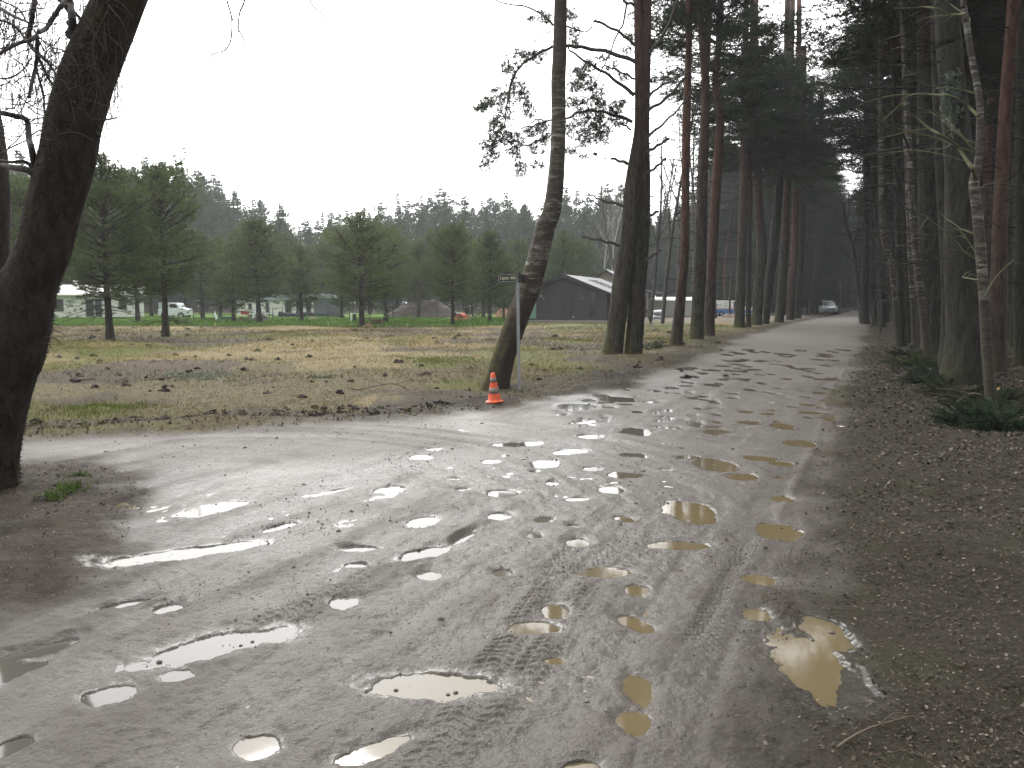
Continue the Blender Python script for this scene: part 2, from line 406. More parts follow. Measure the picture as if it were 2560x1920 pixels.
def bark_material(name, low, high, z0=4.0, z1=9.0, moss=0.0, horizontal=False, mossz=2.5, vscale=1.0):
    t = NT(name)
    tc = t.n("TexCoord").outputs["Object"]
    rnd = t.n("ObjectInfo").outputs["Random"]
    z = t.n("SeparateXYZ", {"Vector": tc}).outputs
    v = t.scale(tc, (13, 13, 2.6 * vscale)); v2 = t.scale(tc, (34, 34, 12 * vscale))
    n1 = t.noise(v, 1.0, 6, 0.65, 0.4); n2 = t.noise(v2, 1.0, 4, 0.6)
    ridge = t.mapr(n1, 0.38, 0.62)
    cl = t.mix(ridge, tuple(c * 0.30 for c in low), tuple(c * 1.25 for c in low))
    cl = t.mix(t.mapr(n2, 0.55, 0.72, 0, 0.55), cl, tuple(min(1, c * 1.8 + 0.02) for c in low))
    ch = t.mix(t.mapr(n1, 0.35, 0.65), tuple(c * 0.45 for c in high), high)
    zz = t.math('ADD', z[2], t.math('MULTIPLY', t.noise(tc, 1.3, 3), 4.0))
    c = t.mix(t.mapr(zz, z0 + 2, z1 + 2), cl, ch)
    c = t.mix(t.mapr(rnd, 0, 1, 0, 0.35), c, tuple(x * 0.6 for x in low))
    if moss:
        side = t.mapr(t.n("SeparateXYZ", {"Vector": t.n("NewGeometry").outputs["Normal"]}).outputs[0], 0.15, -0.85)
        mz = t.mapr(t.math('ADD', z[2], t.math('MULTIPLY', t.noise(tc, 3, 4), 1.2)), mossz + 0.6, 0.4)
        mm = t.math('MULTIPLY', t.math('MULTIPLY', side, mz), t.mapr(t.noise(tc, 9, 5), 0.38, 0.55))
        c = t.mix(t.math('MULTIPLY', mm, moss), c, (0.105, 0.115, 0.018))
    nb = t.bump(t.math('ADD', n1, t.math('MULTIPLY', n2, 0.35)), 0.9, 0.035)
    return t.done(t.princ(c, 0.88, nb, **{"Specular IOR Level": 0.2}))

def birch_material(name, amount=0.5, moss=1.0, dark=(0.055, 0.047, 0.038), red=(0.062, 0.046, 0.038)):
    t = NT(name)
    tc = t.n("TexCoord").outputs["Object"]
    z = t.n("SeparateXYZ", {"Vector": tc}).outputs[2]
    v = t.scale(tc, (2.2, 2.2, 13)); n1 = t.noise(v, 1.0, 5, 0.7, 0.6)
    v2 = t.scale(tc, (8, 8, 26)); n2 = t.noise(v2, 1.0, 4, 0.7)
    big = t.noise(tc, 1.1, 4)
    c = t.mix(t.mapr(n2, 0.3, 0.7), tuple(x * 0.45 for x in dark), tuple(x * 1.5 for x in dark))
    c = t.mix(t.mapr(z, 3.6, 1.6), c, t.mix(t.mapr(n2, 0.3, 0.7), tuple(x * 0.35 for x in red), red))
    w = t.math('MULTIPLY', t.mapr(n1, 0.50, 0.60), t.mapr(big, 0.45 - 0.25 * (amount - 0.5), 0.60))
    w = t.math('MULTIPLY', w, t.mapr(z, 0.9, 2.2))
    c = t.mix(t.math('MULTIPLY', w, 0.85), c, (0.27, 0.265, 0.235))
    nx = t.n("SeparateXYZ", {"Vector": t.n("NewGeometry").outputs["Normal"]}).outputs[0]
    side = t.mapr(nx, 0.2, -0.8)
    mz = t.mapr(t.math('ADD', z, t.math('MULTIPLY', t.noise(tc, 2, 4), 2.0)), 3.6, 1.4)
    mm = t.math('MULTIPLY', t.math('MULTIPLY', side, mz), t.mapr(t.noise(tc, 10, 5), 0.42, 0.60, 0, moss))
    c = t.mix(mm, c, (0.075, 0.08, 0.014))
    nb = t.bump(t.math('ADD', n2, n1), 0.8, 0.02)
    return t.done(t.princ(c, 0.85, nb, **{"Specular IOR Level": 0.25}))

def leaf_material(name, dark, light, trans=0.25, attr=False):
    t = NT(name)
    tc = t.n("TexCoord").outputs["Object"]
    rnd = t.n("ObjectInfo").outputs["Random"]
    nz = t.noise(tc, 0.9, 3)
    if attr:
        c = t.n("Attribute", attribute_name="tint").outputs["Color"]
    else:
        c = t.mix(t.mapr(nz, 0.35, 0.65), dark, light)
        c = t.mix(t.mapr(rnd, 0, 1, 0, 0.4), c, tuple(x * 0.65 for x in dark))
    d = t.princ(c, 0.7, **{"Specular IOR Level": 0.25})
    tr = t.n("BsdfTranslucent", {"Color": c})
    return t.done(t.n("MixShader", {0: trans, 1: d.outputs[0], 2: tr.outputs[0]}))

M = {}
M["ground"] = ground_material()
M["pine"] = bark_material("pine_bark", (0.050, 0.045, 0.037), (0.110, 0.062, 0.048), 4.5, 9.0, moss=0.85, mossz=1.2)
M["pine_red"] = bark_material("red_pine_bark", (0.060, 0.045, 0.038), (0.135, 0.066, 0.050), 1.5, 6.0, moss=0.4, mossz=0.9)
M["pine_dark"] = bark_material("shaded_pine_bark", (0.038, 0.036, 0.030), (0.072, 0.046, 0.036), 7, 13, moss=0.3, mossz=1.0)  # darker copy of the pine bark; the wood's shade is put into its colour
M["young_bark"] = bark_material("young_pine_bark", (0.05, 0.042, 0.036), (0.085, 0.055, 0.042), 3, 7)
M["mossy"] = bark_material("mossy_old_bark", (0.030, 0.023, 0.020), (0.040, 0.032, 0.020), 2, 4, moss=0.0, vscale=2.0)
M["birch"] = birch_material("leaning_birch_bark", 0.5)
M["birch_white"] = birch_material("slim_birch_bark", 0.9, moss=0.25, red=(0.07, 0.06, 0.05))
M["twig"] = simple("bare_twig", (0.045, 0.037, 0.034), 0.85, bump=0.0)
M["twig_brown"] = simple("dry_twig", (0.10, 0.075, 0.056), 0.85)
M["twig_green"] = simple("mossy_twig", (0.085, 0.09, 0.04), 0.85)
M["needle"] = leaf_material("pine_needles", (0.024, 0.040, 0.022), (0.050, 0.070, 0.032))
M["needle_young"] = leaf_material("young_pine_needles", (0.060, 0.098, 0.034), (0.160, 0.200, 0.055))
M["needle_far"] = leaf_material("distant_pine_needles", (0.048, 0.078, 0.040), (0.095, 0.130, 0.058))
M["spruce"] = leaf_material("spruce_needles", (0.022, 0.04, 0.02), (0.045, 0.068, 0.03))
M["tint_leaf"] = leaf_material("dry_leaves_and_grass", None, None, 0.2, attr=True)
M["water"] = None

t = NT("puddle_water")
pos = t.n("NewGeometry").outputs["Position"]
sx_ = t.n("SeparateXYZ", {"Vector": pos}).outputs
side_ = t.math('SUBTRACT', sx_[0], t.math('MULTIPLY', sx_[1], 0.448))
silt = t.math('MAXIMUM', t.mapr(t.math('ADD', side_, t.math('MULTIPLY', t.noise(pos, 0.9, 2), 1.6)), -2.0, -0.6), t.mapr(t.math('ADD', sx_[0], t.noise(pos, 0.9, 2)), -1.75, -2.3))
wc = t.mix(silt, (0.085, 0.080, 0.070), (0.118, 0.092, 0.050))
M["water"] = t.done(t.princ(wc, 0.05, t.bump(t.noise(pos, 7, 2), 0.02, 0.01), **{"IOR": 1.33}))

# ------------------------------------------------------------------ mesh builder
class MB:
    def __init__(s): s.v, s.t, s.q, s.n, s.c = [], [], [], 0, []
    def add(s, v, tri=None, quad=None, col=None):
        v = np.asarray(v, float).reshape(-1, 3)
        if tri is not None and len(tri): s.t.append(np.asarray(tri, np.int64).reshape(-1, 3) + s.n)
        if quad is not None and len(quad): s.q.append(np.asarray(quad, np.int64).reshape(-1, 4) + s.n)
        s.v.append(v)
        if col is not None: s.c.append(np.broadcast_to(np.asarray(col, float), (len(v), 3)))
        s.n += len(v)
    def mesh(s, name, mat, smooth=False):
        me = bpy.data.meshes.new(name)
        V = np.concatenate(s.v) if s.v else np.zeros((0, 3))
        T = np.concatenate(s.t) if s.t else np.zeros((0, 3), np.int64)
        Q = np.concatenate(s.q) if s.q else np.zeros((0, 4), np.int64)
        me.vertices.add(len(V)); me.vertices.foreach_set("co", V.astype(np.float32).ravel())
        nl = T.size + Q.size
        me.loops.add(nl); me.loops.foreach_set("vertex_index", np.concatenate([T.ravel(), Q.ravel()]).astype(np.int32))
        me.polygons.add(len(T) + len(Q))
        st = np.concatenate([np.arange(len(T)) * 3, T.size + np.arange(len(Q)) * 4]).astype(np.int32)
        me.polygons.foreach_set("loop_start", st)
        me.polygons.foreach_set("use_smooth", np.full(len(T) + len(Q), smooth))
        me.update(calc_edges=True)
        if s.c:
            C = np.concatenate(s.c)
            a = me.attributes.new("tint", 'FLOAT_COLOR', 'POINT')
            a.data.foreach_set("color", np.concatenate([C, np.ones((len(C), 1))], 1).astype(np.float32).ravel())
        me.materials.append(mat)
        return me
    def build(s, name, mat, parent=None, smooth=False):
        o = bpy.data.objects.new(name, s.mesh(name, mat, smooth))
        COL.objects.link(o)
        if parent: o.parent = parent
        return o
    # shapes
    def box(s, x0, x1, y0, y1, z0, z1, R=None, o=(0, 0, 0)):
        v = np.array([(x, y, z) for z in (z0, z1) for y in (y0, y1) for x in (x0, x1)], float)
        if R is not None: v = v @ np.asarray(R).T
        s.add(v + np.asarray(o), quad=[(0, 2, 3, 1), (4, 5, 7, 6), (0, 1, 5, 4), (2, 6, 7, 3), (0, 4, 6, 2), (1, 3, 7, 5)])
        return s
    def prism(s, poly, y0, y1):
        """poly in x,z extruded along y"""
        n = len(poly); a = [(x, y0, z) for x, z in poly]; b = [(x, y1, z) for x, z in poly]
        q = [(i, (i + 1) % n, n + (i + 1) % n, n + i) for i in range(n)]
        tr = [(0, i + 1, i) for i in range(1, n - 1)] + [(n, n + i, n + i + 1) for i in range(1, n - 1)]
        s.add(a + b, tri=tr, quad=q); return s
    def tube(s, P, R, seg=6, rough=0.0, seed=0, flute=0.0, cap=True):
        P = np.asarray(P, float); R = np.broadcast_to(np.asarray(R, float), (len(P),))
        T = np.gradient(P, axis=0); T /= np.linalg.norm(T, axis=1)[:, None] + 1e-9
        ref = np.array([0.0, 1.0, 0.0]) if abs(T[0][1]) < 0.8 else np.array([1.0, 0.0, 0.0])
        A = np.cross(T, ref); A /= np.linalg.norm(A, axis=1)[:, None] + 1e-9
        B = np.cross(T, A)
        ang = np.linspace(0, 2 * np.pi, seg, endpoint=False)
        rad = np.repeat(R[:, None], seg, 1)
        if rough:
            s_len = np.concatenate([[0], np.cumsum(np.linalg.norm(np.diff(P, axis=0), axis=1))])
            gx = np.cos(ang)[None, :] * 2.2 + seed * 7.7 + s_len[:, None] * 0.35; gy = np.sin(ang)[None, :] * 2.2 + s_len[:, None] * 1.1
            rad = rad * (1 + rough * (fbm(gx, gy, 1.6, 4, int(seed) + 3, None, 0.6)))
            if flute: rad = rad * (1 + flute * np.sin(ang * 5 + seed)[None, :] * np.exp(-s_len / 0.5)[:, None])
        V = P[:, None, :] + rad[..., None] * (np.cos(ang)[None, :, None] * A[:, None, :] + np.sin(ang)[None, :, None] * B[:, None, :])
        n = len(P); i = np.arange(n - 1)[:, None] * seg; j = np.arange(seg)[None, :]; k = (j + 1) % seg
        q = np.stack([i + j, i + k, i + seg + k, i + seg + j], -1).reshape(-1, 4)
        tri = None
        V = V.reshape(-1, 3)
        if cap:
            V = np.vstack([V, P[0], P[-1]]); c0, c1 = n * seg, n * seg + 1
            tri = [(c0, (a + 1) % seg, a) for a in range(seg)] + [(c1, (n - 1) * seg + a, (n - 1) * seg + (a + 1) % seg) for a in range(seg)]
        s.add(V, tri=tri, quad=q); return s
    def lathe(s, prof, seg=20, o=(0, 0, 0), R=None):
        ang = np.linspace(0, 2 * np.pi, seg, endpoint=False)
        V = np.array([[(r * math.cos(a), r * math.sin(a), z) for a in ang] for r, z in prof]).reshape(-1, 3)
        if R is not None: V = V @ np.asarray(R).T
        n = len(prof)
        q = [(i * seg + j, i * seg + (j + 1) % seg, (i + 1) * seg + (j + 1) % seg, (i + 1) * seg + j) for i in range(n - 1) for j in range(seg)]
        V = V + np.asarray(o)
        s.add(V, quad=q); return s
    def blob(s, c, r, seed=0, rough=0.35, nu=14, nv=8, flat=True, col=None):
        """irregular rounded lump, r = (rx,ry,rz)"""
        u = np.linspace(0, 2 * np.pi, nu, endpoint=False); v = np.linspace(-0.5 * np.pi, 0.5 * np.pi, nv)
        U, W = np.meshgrid(u, v)
        k = 1 + rough * fbm(np.cos(U) * 1.5 + seed * 3.1 + np.sin(W), np.sin(U) * 1.5 + W * 1.2, 1.0, 4, seed + 5)
        X = np.cos(U) * np.cos(W) * k * r[0] + c[0]; Y = np.sin(U) * np.cos(W) * k * r[1] + c[1]; Z = np.sin(W) * k * r[2] + c[2]
        V = np.stack([X, Y, Z], -1).reshape(-1, 3)
        q = [(i * nu + j, i * nu + (j + 1) % nu, (i + 1) * nu + (j + 1) % nu, (i + 1) * nu + j) for i in range(nv - 1) for j in range(nu)]
        s.add(V, quad=q, col=col); return s
    def needles(s, P, D, L, W, k, spread=0.8, r=rng, col=None):
        """k thin triangles round every direction D at every point P"""
        P = np.repeat(np.asarray(P, float), k, 0); D = np.repeat(np.asarray(D, float), k, 0)
        n = len(P)
        if n == 0: return s
        d = D + r.normal(0, spread, (n, 3)); d /= np.linalg.norm(d, axis=1)[:, None] + 1e-9
        sd = np.cross(d, r.normal(0, 1, (n, 3))); sd /= np.linalg.norm(sd, axis=1)[:, None] + 1e-9
        ln = L * r.uniform(0.6, 1.3, (n, 1)); w = W * r.uniform(0.7, 1.3, (n, 1))
        V = np.stack([P - sd * w / 2, P + sd * w / 2, P + d * ln], 1).reshape(-1, 3)
        s.add(V, tri=np.arange(3 * n).reshape(-1, 3), col=None if col is None else np.repeat(np.repeat(col, k, 0), 3, 0)); return s

def smooth_path(pts, n):
    """Catmull-Rom through pts (any number of columns)"""
    P = np.asarray(pts, float)
    if len(P) < 3: 
        t = np.linspace(0, 1, n)[:, None]; return P[0] * (1 - t) + P[-1] * t
    P = np.vstack([2 * P[0] - P[1], P, 2 * P[-1] - P[-2]])
    m = len(P) - 3; out = []
    for t in np.linspace(0, m - 1e-6, n):
        i = int(t); f = t - i; a, b, c, d = P[i:i + 4]
        out.append(0.5 * ((2 * b) + (c - a) * f + (2 * a - 5 * b + 4 * c - d) * f * f + (3 * b - a - 3 * c + d) * f ** 3))
    return np.array(out)

# ------------------------------------------------------------------ the ground sheet
def build_ground():
    k = 0.80
    ys = np.arange(1326 / 2.15, 1326 / 75.0, -k)
    rad = list(1326 / ys)
    while rad[-1] < 590: rad.append(rad[-1] * 1.035)
    inner = [0.25, 0.5, 0.8, 1.1, 1.4, 1.7, 1.95]
    R = np.array(inner + rad)
    f0 = np.radians(np.linspace(-39, 39, 1000)); back = np.radians(np.linspace(39, 321, 66))[1:-1]
    TH = np.concatenate([f0, back]); nt = len(TH)
    RR, TT = np.meshgrid(R, TH, indexing='ij')
    x, y = RR * np.sin(TT), RR * np.cos(TT)
    dr = np.gradient(R)[:, None] * np.ones(nt)[None, :]
    dth = np.abs(np.concatenate([np.full(len(f0), f0[1] - f0[0]), np.full(len(back), back[1] - back[0])]))[None, :] * RR
    cell = np.minimum(np.maximum(dth, dr * 0.55), 1e3)
    xs, ysv, cs = x.ravel(), y.ravel(), cell.ravel()
    h, sd, road, dep, right, patch, gs, wet = ground_fields(xs, ysv, cs)
    shore = ground_fields.shore.copy()
    lawn = sstep(50.5, 53, ysv + 3 * vnoise(xs / 3, ysv / 3, 5)) * sstep(118, 100, ysv) * sstep(2.5, -0.5, xs + 1.5 * vnoise(xs / 2, ysv / 2, 6)) 
    lawn = np.clip(lawn + 0.35 * sstep(44, 48, ysv) * (xs > 2) * (xs < 14) * sstep(60, 56, ysv), 0, 1)
    sandm = sstep(61, 63, ysv + 2 * vnoise(xs / 2, ysv / 2, 8)) * sstep(98, 92, ysv) * sstep(0.150, 0.165, xs / ysv) * (1 - right)
    verge = np.clip(sstep(2.6, 0.5, -sd) * (ysv > 8) * (xs > -2.2) * (1 - right), 0, 1) * (0.85 + 0.8 * fbm(xs, ysv, 1.1, 3, 77, cs))
    rightm = np.clip(np.maximum(right, verge), 0, 1)
    forest = sstep(100, 112, ysv)
    rightm = np.maximum(rightm, forest)
    c0 = G(150, 1110)
    damp = np.clip(sstep(0.95, 0.0, sd) * (0.55 + 1.2 * fbm(xs, ysv, 0.9, 4, 131, cs)) + 1.0 * np.clip(gs * 2.2 - 0.12, 0, 1) * (0.2 + 0.55 * sstep(-0.1, -2.0, xs - 0.25 * ysv + 1.0) * sstep(4.5, 6.5, ysv)), 0, 1)
    damp = damp * sstep(60, 25, ysv)
    ma = np.stack([road, np.clip(dep, 0, 1), rightm, damp], 1); mb = np.stack([np.clip(lawn, 0, 1), sandm, patch, shore], 1)
    V = np.stack([xs, ysv, h], 1)
    nr = len(R)
    i = np.arange(nr - 1)[:, None] * nt; j = np.arange(nt)[None, :]; kk = (j + 1) % nt
    q = np.stack([i + j, i + nt + j, i + nt + kk, i + kk], -1).reshape(-1, 4)
    V = np.vstack([V, [[0, 0, 0.0]]]); cidx = nr * nt
    tri = np.stack([np.full(nt, cidx), np.arange(nt), (np.arange(nt) + 1) % nt], 1)
    b = MB(); b.add(V, tri=tri, quad=q)
    o = b.build("ground", M["ground"], smooth=True)
    so, st, gr = field_types(xs, ysv, cs)
    mc = np.stack([so, st, gr, wet], 1)
    for nm, d in (("mask_a", ma), ("mask_b", mb), ("mask_c", mc)):
        a = o.data.attributes.new(nm, 'FLOAT_COLOR', 'POINT')
        d = np.vstack([d, [[1, 0, 0, 0]]])
        a.data.foreach_set("color", d.astype(np.float32).ravel())
    tag(o, kind="structure")
build_ground()
# standing water: one level sheet that shows wherever the mud dips below it
wb = MB()
wp = [(-6.5, 1.2), (1.6, 1.2), (redge(8) + 0.2, 8), (redge(40), 40), (redge(100), 100), (38, 100), (10.5, 40), (3.2, 19), (-1.0, 13.2), (-7.0, 9.6), (-6.5, 6.0)]
wb.add([(x, y, WATER_Z) for x, y in wp] + [(0.8, 5.5, WATER_Z)], tri=[(len(wp), (i + 1) % len(wp), i) for i in range(len(wp))][::1])
wo = wb.build("water", M["water"]); 
for p in wo.data.polygons: p.flip()
wo.data.update()
tag(wo, kind="structure")

# ------------------------------------------------------------------ tree generators
def unit(v): return v / (np.linalg.norm(v) + 1e-9)

def pine_crown(seed, H, z0, zc, Rmax, whorl=0.45, nb=5, dens=26, k=8, L=0.14, W=0.02, top_el=55, low_el=2, clump=0.25, droop=0.0, twig=True, shape=1.3, irr=0.25):
    """branches and needles of a pine standing at the origin; returns two MBs"""
    r = np.random.default_rng(seed); rr = random.Random(seed)
    bb, nd = MB(), MB()
    z = z0
    while z < H - 0.03 * H:
        f = (z - z0) / (H - z0)
        R = Rmax * (min(1.0, 0.45 + 0.55 * (z - z0) / max(zc - z0, 0.1)) if z < zc else max(0.13, 1 - ((z - zc) / (H - zc)) ** shape))
        R *= 1 + irr * rr.uniform(-1, 1)
        n = nb if f < 0.85 else max(3, nb - 1)
        a0 = rr.uniform(0, 6.28)
        for i in range(n):
            a = a0 + i * 6.283 / n + rr.uniform(-0.35, 0.35)
            ln = max(0.15, R * rr.uniform(0.65, 1.12))
            el = math.radians(low_el + (top_el - low_el) * f ** 1.2 + rr.uniform(-14, 14))
            t = np.linspace(0, 1, 6)
            rx = ln * math.cos(el) * t
            rz = ln * math.sin(el) * t + (0.16 * ln * t ** 2) - droop * ln * t ** 1.5
            bend = rr.uniform(-0.25, 0.25) * ln * t ** 2
            P = np.stack([np.cos(a) * rx - np.sin(a) * bend, np.sin(a) * rx + np.cos(a) * bend, z + rz], 1)
            r0 = 0.012 + 0.014 * ln
            bb.tube(P, np.linspace(r0, 0.006, 6), 4, cap=False)
            m = int(max(4, ln * dens))
            u = r.uniform(0.22, 1.0, m) ** 0.7
            C = np.stack([np.interp(u, t, P[:, c]) for c in range(3)], 1)
            side = np.array([-np.sin(a), np.cos(a), 0]); out = np.array([np.cos(a), np.sin(a), 0.25])
            s = r.uniform(-1, 1, m) * (0.12 + 0.62 * clump * ln * np.sin(np.clip(u, 0, 1) * 2.6))
            C = C + side[None] * s[:, None] + np.stack([np.zeros(m), np.zeros(m), r.uniform(-0.06, 0.26, m) * ln * 0.8], 1)
            D = out[None] * 0.7 + side[None] * np.sign(s)[:, None] * 0.35 + np.array([0, 0, 0.45 - 2.5 * droop])[None]
            if twig:
                for q in range(0, m, 5):
                    b0 = np.array([np.interp(u[q] * 0.8, t, P[:, c]) for c in range(3)])
                    bb.tube([b0, (b0 + C[q]) / 2, C[q]], [0.006, 0.005, 0.003], 3, cap=False)
            nd.needles(C, D, L * min(1.0, 0.45 + 0.4 * ln), W, k, 0.75, r)
        z += whorl * rr.uniform(0.75, 1.25) * (1 if f < 0.7 else 0.8)
    return bb, nd

def tall_crown(seed, H, z0, Rmax, k=7, L=0.22, W=0.045, dead=True, dens=7.0):
    """forest pine: dead sticks below, ragged clumps of needles above"""
    r = np.random.default_rng(seed); rr = random.Random(seed)
    bb, nd = MB(), MB()
    if dead:
        z = 2.2
        while z < z0 + 2:
            for i in range(rr.choice((1, 2, 2, 3))):
                a = rr.uniform(0, 6.28); ln = rr.uniform(0.35, 1.9) * (0.4 + 0.6 * z / z0); t = np.linspace(0, 1, 5)
                el = rr.uniform(-0.25, 0.35)
                P = np.stack([np.cos(a) * ln * t, np.sin(a) * ln * t, z + ln * t * el + 0.1 * ln * np.sin(t * 5 + a) * t], 1)
                bb.tube(P, np.linspace(0.008 + 0.012 * ln, 0.004, 5), 4, cap=False)
                for q in range(rr.randint(1, 4)):
                    p0 = P[rr.randint(1, 3)]; d = unit(np.array([math.cos(a + rr.uniform(-1, 1)), math.sin(a + rr.uniform(-1, 1)), rr.uniform(-0.4, 0.4)]))
                    bb.tube([p0, p0 + d * 0.2 * ln, p0 + d * 0.45 * ln + np.array([0, 0, -0.04])], [0.006, 0.005, 0.002], 3, cap=False)
            z += rr.uniform(0.2, 0.5)
    z = z0
    while z < H:
        f = (z - z0) / (H - z0)
        R = Rmax * (0.55 + 0.9 * f if f < 0.4 else 0.91 - 0.75 * ((f - 0.4) / 0.6) ** 1.6)
        for i in range(rr.choice((3, 4, 5))):
            a = rr.uniform(0, 6.28); ln = R * rr.uniform(0.55, 1.2)
            el = math.radians(-6 + 48 * f + rr.uniform(-14, 14)); t = np.linspace(0, 1, 6)
            bend = rr.uniform(-0.3, 0.3) * ln * t ** 2
            P = np.stack([np.cos(a) * ln * math.cos(el) * t - np.sin(a) * bend, np.sin(a) * ln * math.cos(el) * t + np.cos(a) * bend, z + ln * math.sin(el) * t + 0.14 * ln * np.sin(t * 4 + a)], 1)
            bb.tube(P, np.linspace(0.015 + 0.016 * ln, 0.008, 6), 4, cap=False)
            for q in range(rr.choice((3, 4, 5, 6))):
                u = rr.uniform(0.42, 1.0); b0 = np.array([np.interp(u, t, P[:, c]) for c in range(3)])
                aa = a + rr.uniform(-1.3, 1.3); l2 = ln * rr.uniform(0.15, 0.4)
                tip = b0 + np.array([math.cos(aa) * l2, math.sin(aa) * l2, rr.uniform(-0.05, 0.35) * l2])
                bb.tube([b0, (b0 + tip) / 2 + [0, 0, 0.03], tip], [0.014, 0.009, 0.005], 3, cap=False)
                m = int(dens * (1 + l2 * 3))
                w = r.uniform(0.3, 1.1, m)[:, None]
                C = b0 * (1 - w) + tip * w + r.normal(0, 1, (m, 3)) * np.array([0.20, 0.20, 0.09]) * (0.5 + l2)
                D = np.tile(unit(tip - b0) * 0.5 + np.array([0, 0, 0.4]), (m, 1))
                nd.needles(C, D, L, W, k, 0.8, r)
        z += rr.uniform(0.3, 0.62)
    return bb, nd

def spruce_crown(seed, H, Rmax, z0=0.5, k=8, L=0.2, W=0.03):
    return pine_crown(seed, H, z0, z0 + 0.6, Rmax, whorl=0.42, nb=7, dens=15, k=k, L=L, W=W, top_el=25, low_el=-8, clump=0.3, droop=0.22, twig=False, shape=0.95, irr=0.15)

def bare_tree(seed, H, r0, lean=(0, 0), spread=0.6, levels=4, kids=5, start=0.25, up=0.55):
    rr = random.Random(seed); tr, bb = MB(), MB()
    def grow(p, d, ln, rad, lev, mb):
        n = 6 if lev == 0 else 5; P = [p]; dd = d
        for i in range(n - 1):
            dd = unit(dd + np.array([rr.gauss(0, 0.07 + 0.05 * lev), rr.gauss(0, 0.07 + 0.05 * lev), rr.gauss(0.03, 0.05)]))
            P.append(P[-1] + dd * ln / (n - 1))
        P = np.array(P)
        mb.tube(P, np.linspace(rad, rad * 0.35, n), 8 if lev == 0 else (4 if lev < 2 else 3), cap=False)
        if lev >= levels: return
        for i in range(kids if lev else kids + 4):
            u = rr.uniform(start if lev == 0 else 0.2, 1.0); b = np.array([np.interp(u, np.linspace(0, 1, n), P[:, c]) for c in range(3)])
            a = rr.uniform(0, 6.28); side = np.array([math.cos(a), math.sin(a), 0])
            nd = unit(dd * up + side * spread + np.array([0, 0, 0.25]))
            grow(b, nd, ln * rr.uniform(0.28, 0.5), rad * (1 - 0.6 * u) * 0.45, lev + 1, bb)
    grow(np.zeros(3), unit(np.array([lean[0], lean[1], 1.0])), H, r0, 0, tr)
    return tr, bb

def straight_trunk(seed, H, r0, r1, seg=14, sway=0.12, n=26, flare=0.35):
    rr = random.Random(seed); z = np.linspace(-0.35, 1, n) ; z = np.concatenate([[-0.35, 0, 0.15, 0.4, 0.8], np.linspace(1.4, H, n)])
    ph = rr.uniform(0, 6)
    x = sway * np.sin(z * 0.35 + ph) * np.clip(z / 4, 0, 1); y = sway * np.cos(z * 0.28 + ph) * np.clip(z / 4, 0, 1) - sway * math.cos(ph) * 0
    R = r0 + (r1 - r0) * np.clip(z / H, 0, 1) ** 0.85; R = R * (1 + flare * np.exp(-np.clip(z, 0, 9) / 0.35))
    b = MB(); b.tube(np.stack([x, y, z], 1), R, seg, rough=0.10, seed=seed, flute=0.06)
    return b

def copy_thing(root, loc, rz=0.0, scale=1.0, label=None, group=None, cat=None, levels=True):
    r = root.copy(); COL.objects.link(r)
    r.location = loc; r.rotation_euler = (0, 0, rz)
    r.scale = (scale, scale, scale) if isinstance(scale, (int, float)) else scale
    if label: r["label"] = label
    if group: r["group"] = group
    if cat: r["category"] = cat
    for ch in list(root.children):
        c = ch.copy(); COL.objects.link(c); c.parent = r
        for g in ch.children:
            d = g.copy(); COL.objects.link(d); d.parent = c
    return r

# ---- crown meshes shared between trees
TALL = []
for i, (H, z0, R) in enumerate(((22, 12.5, 2.7), (23, 14.0, 2.5), (21, 11.5, 2.9))):
    bb, nd = tall_crown(100 + i, H, z0, R, k=9, L=0.19, W=0.026, dens=7.5)
    TALL.append((bb.mesh("branches", M["pine_dark"]), nd.mesh("needles", M["needle"]), H))

def px_trunk(pts, Y, top=21.0, rtop=0.10, seg=20, rough=0.12, seed=1, sink=0.35, n=60, flare=0.25, name="trunk", mat=None, parent=None, flute=0.05):
    """trunk through photo points (x, y, full width in px) in the plane at depth Y, carried on up to `top`"""
    P = []
    for (px, py, w) in pts:
        p = at(px, py, Y); P.append([p[0], 0.0, p[2], w / FPX * Y / 2])
    P = np.array(P)
    if P[0, 2] > P[-1, 2]: P = P[::-1]
    base = P[0].copy(); ox, oz = base[0], base[2]
    rows = [[base[0] - (P[1, 0] - base[0]) / max(P[1, 2] - base[2], 0.1) * sink, 0, base[2] - sink, base[3] * (1 + flare * 1.2)]] + [list(p) for p in P]
    if top and rows[-1][2] < top:
        a, b = P[-2], P[-1]; dx = (b[0] - a[0]) / (b[2] - a[2] + 1e-6)
        hh = top - b[2]
        rows.append([b[0] + dx * hh * 0.35, 0, b[2] + hh * 0.5, (b[3] + rtop) / 2]); rows.append([b[0] + dx * hh * 0.5, 0, top, rtop * 0.5])
    S = smooth_path(rows, n)
    S[:, 3] *= 1 + flare * np.exp(-np.clip(S[:, 2] - oz, 0, 9) / 0.3)
    Q = np.stack([S[:, 0] - ox, 0.06 * np.sin(S[:, 2] * 0.5 + seed), S[:, 2] - oz], 1)
    b = MB(); b.tube(Q, S[:, 3], seg, rough=rough, seed=seed, flute=flute)
    o = b.build(name, mat, parent, smooth=True)
    return o, Q, (ox, Y, oz)

def crown_for(root, Q, variant, top, w=1.0):
    br, nd, H = TALL[variant]
    x_at = float(np.interp(top * 0.8, Q[:, 2], Q[:, 0]))
    for nm, me in (("branches", br), ("needles", nd)):
        o = bpy.data.objects.new(nm, me); COL.objects.link(o); o.parent = root
        o.location = (x_at, 0, 0); o.scale = (w, w, top / H if w == 1 else top / H * 0.86); o.rotation_euler = (0, 0, random.uniform(0, 6.28))

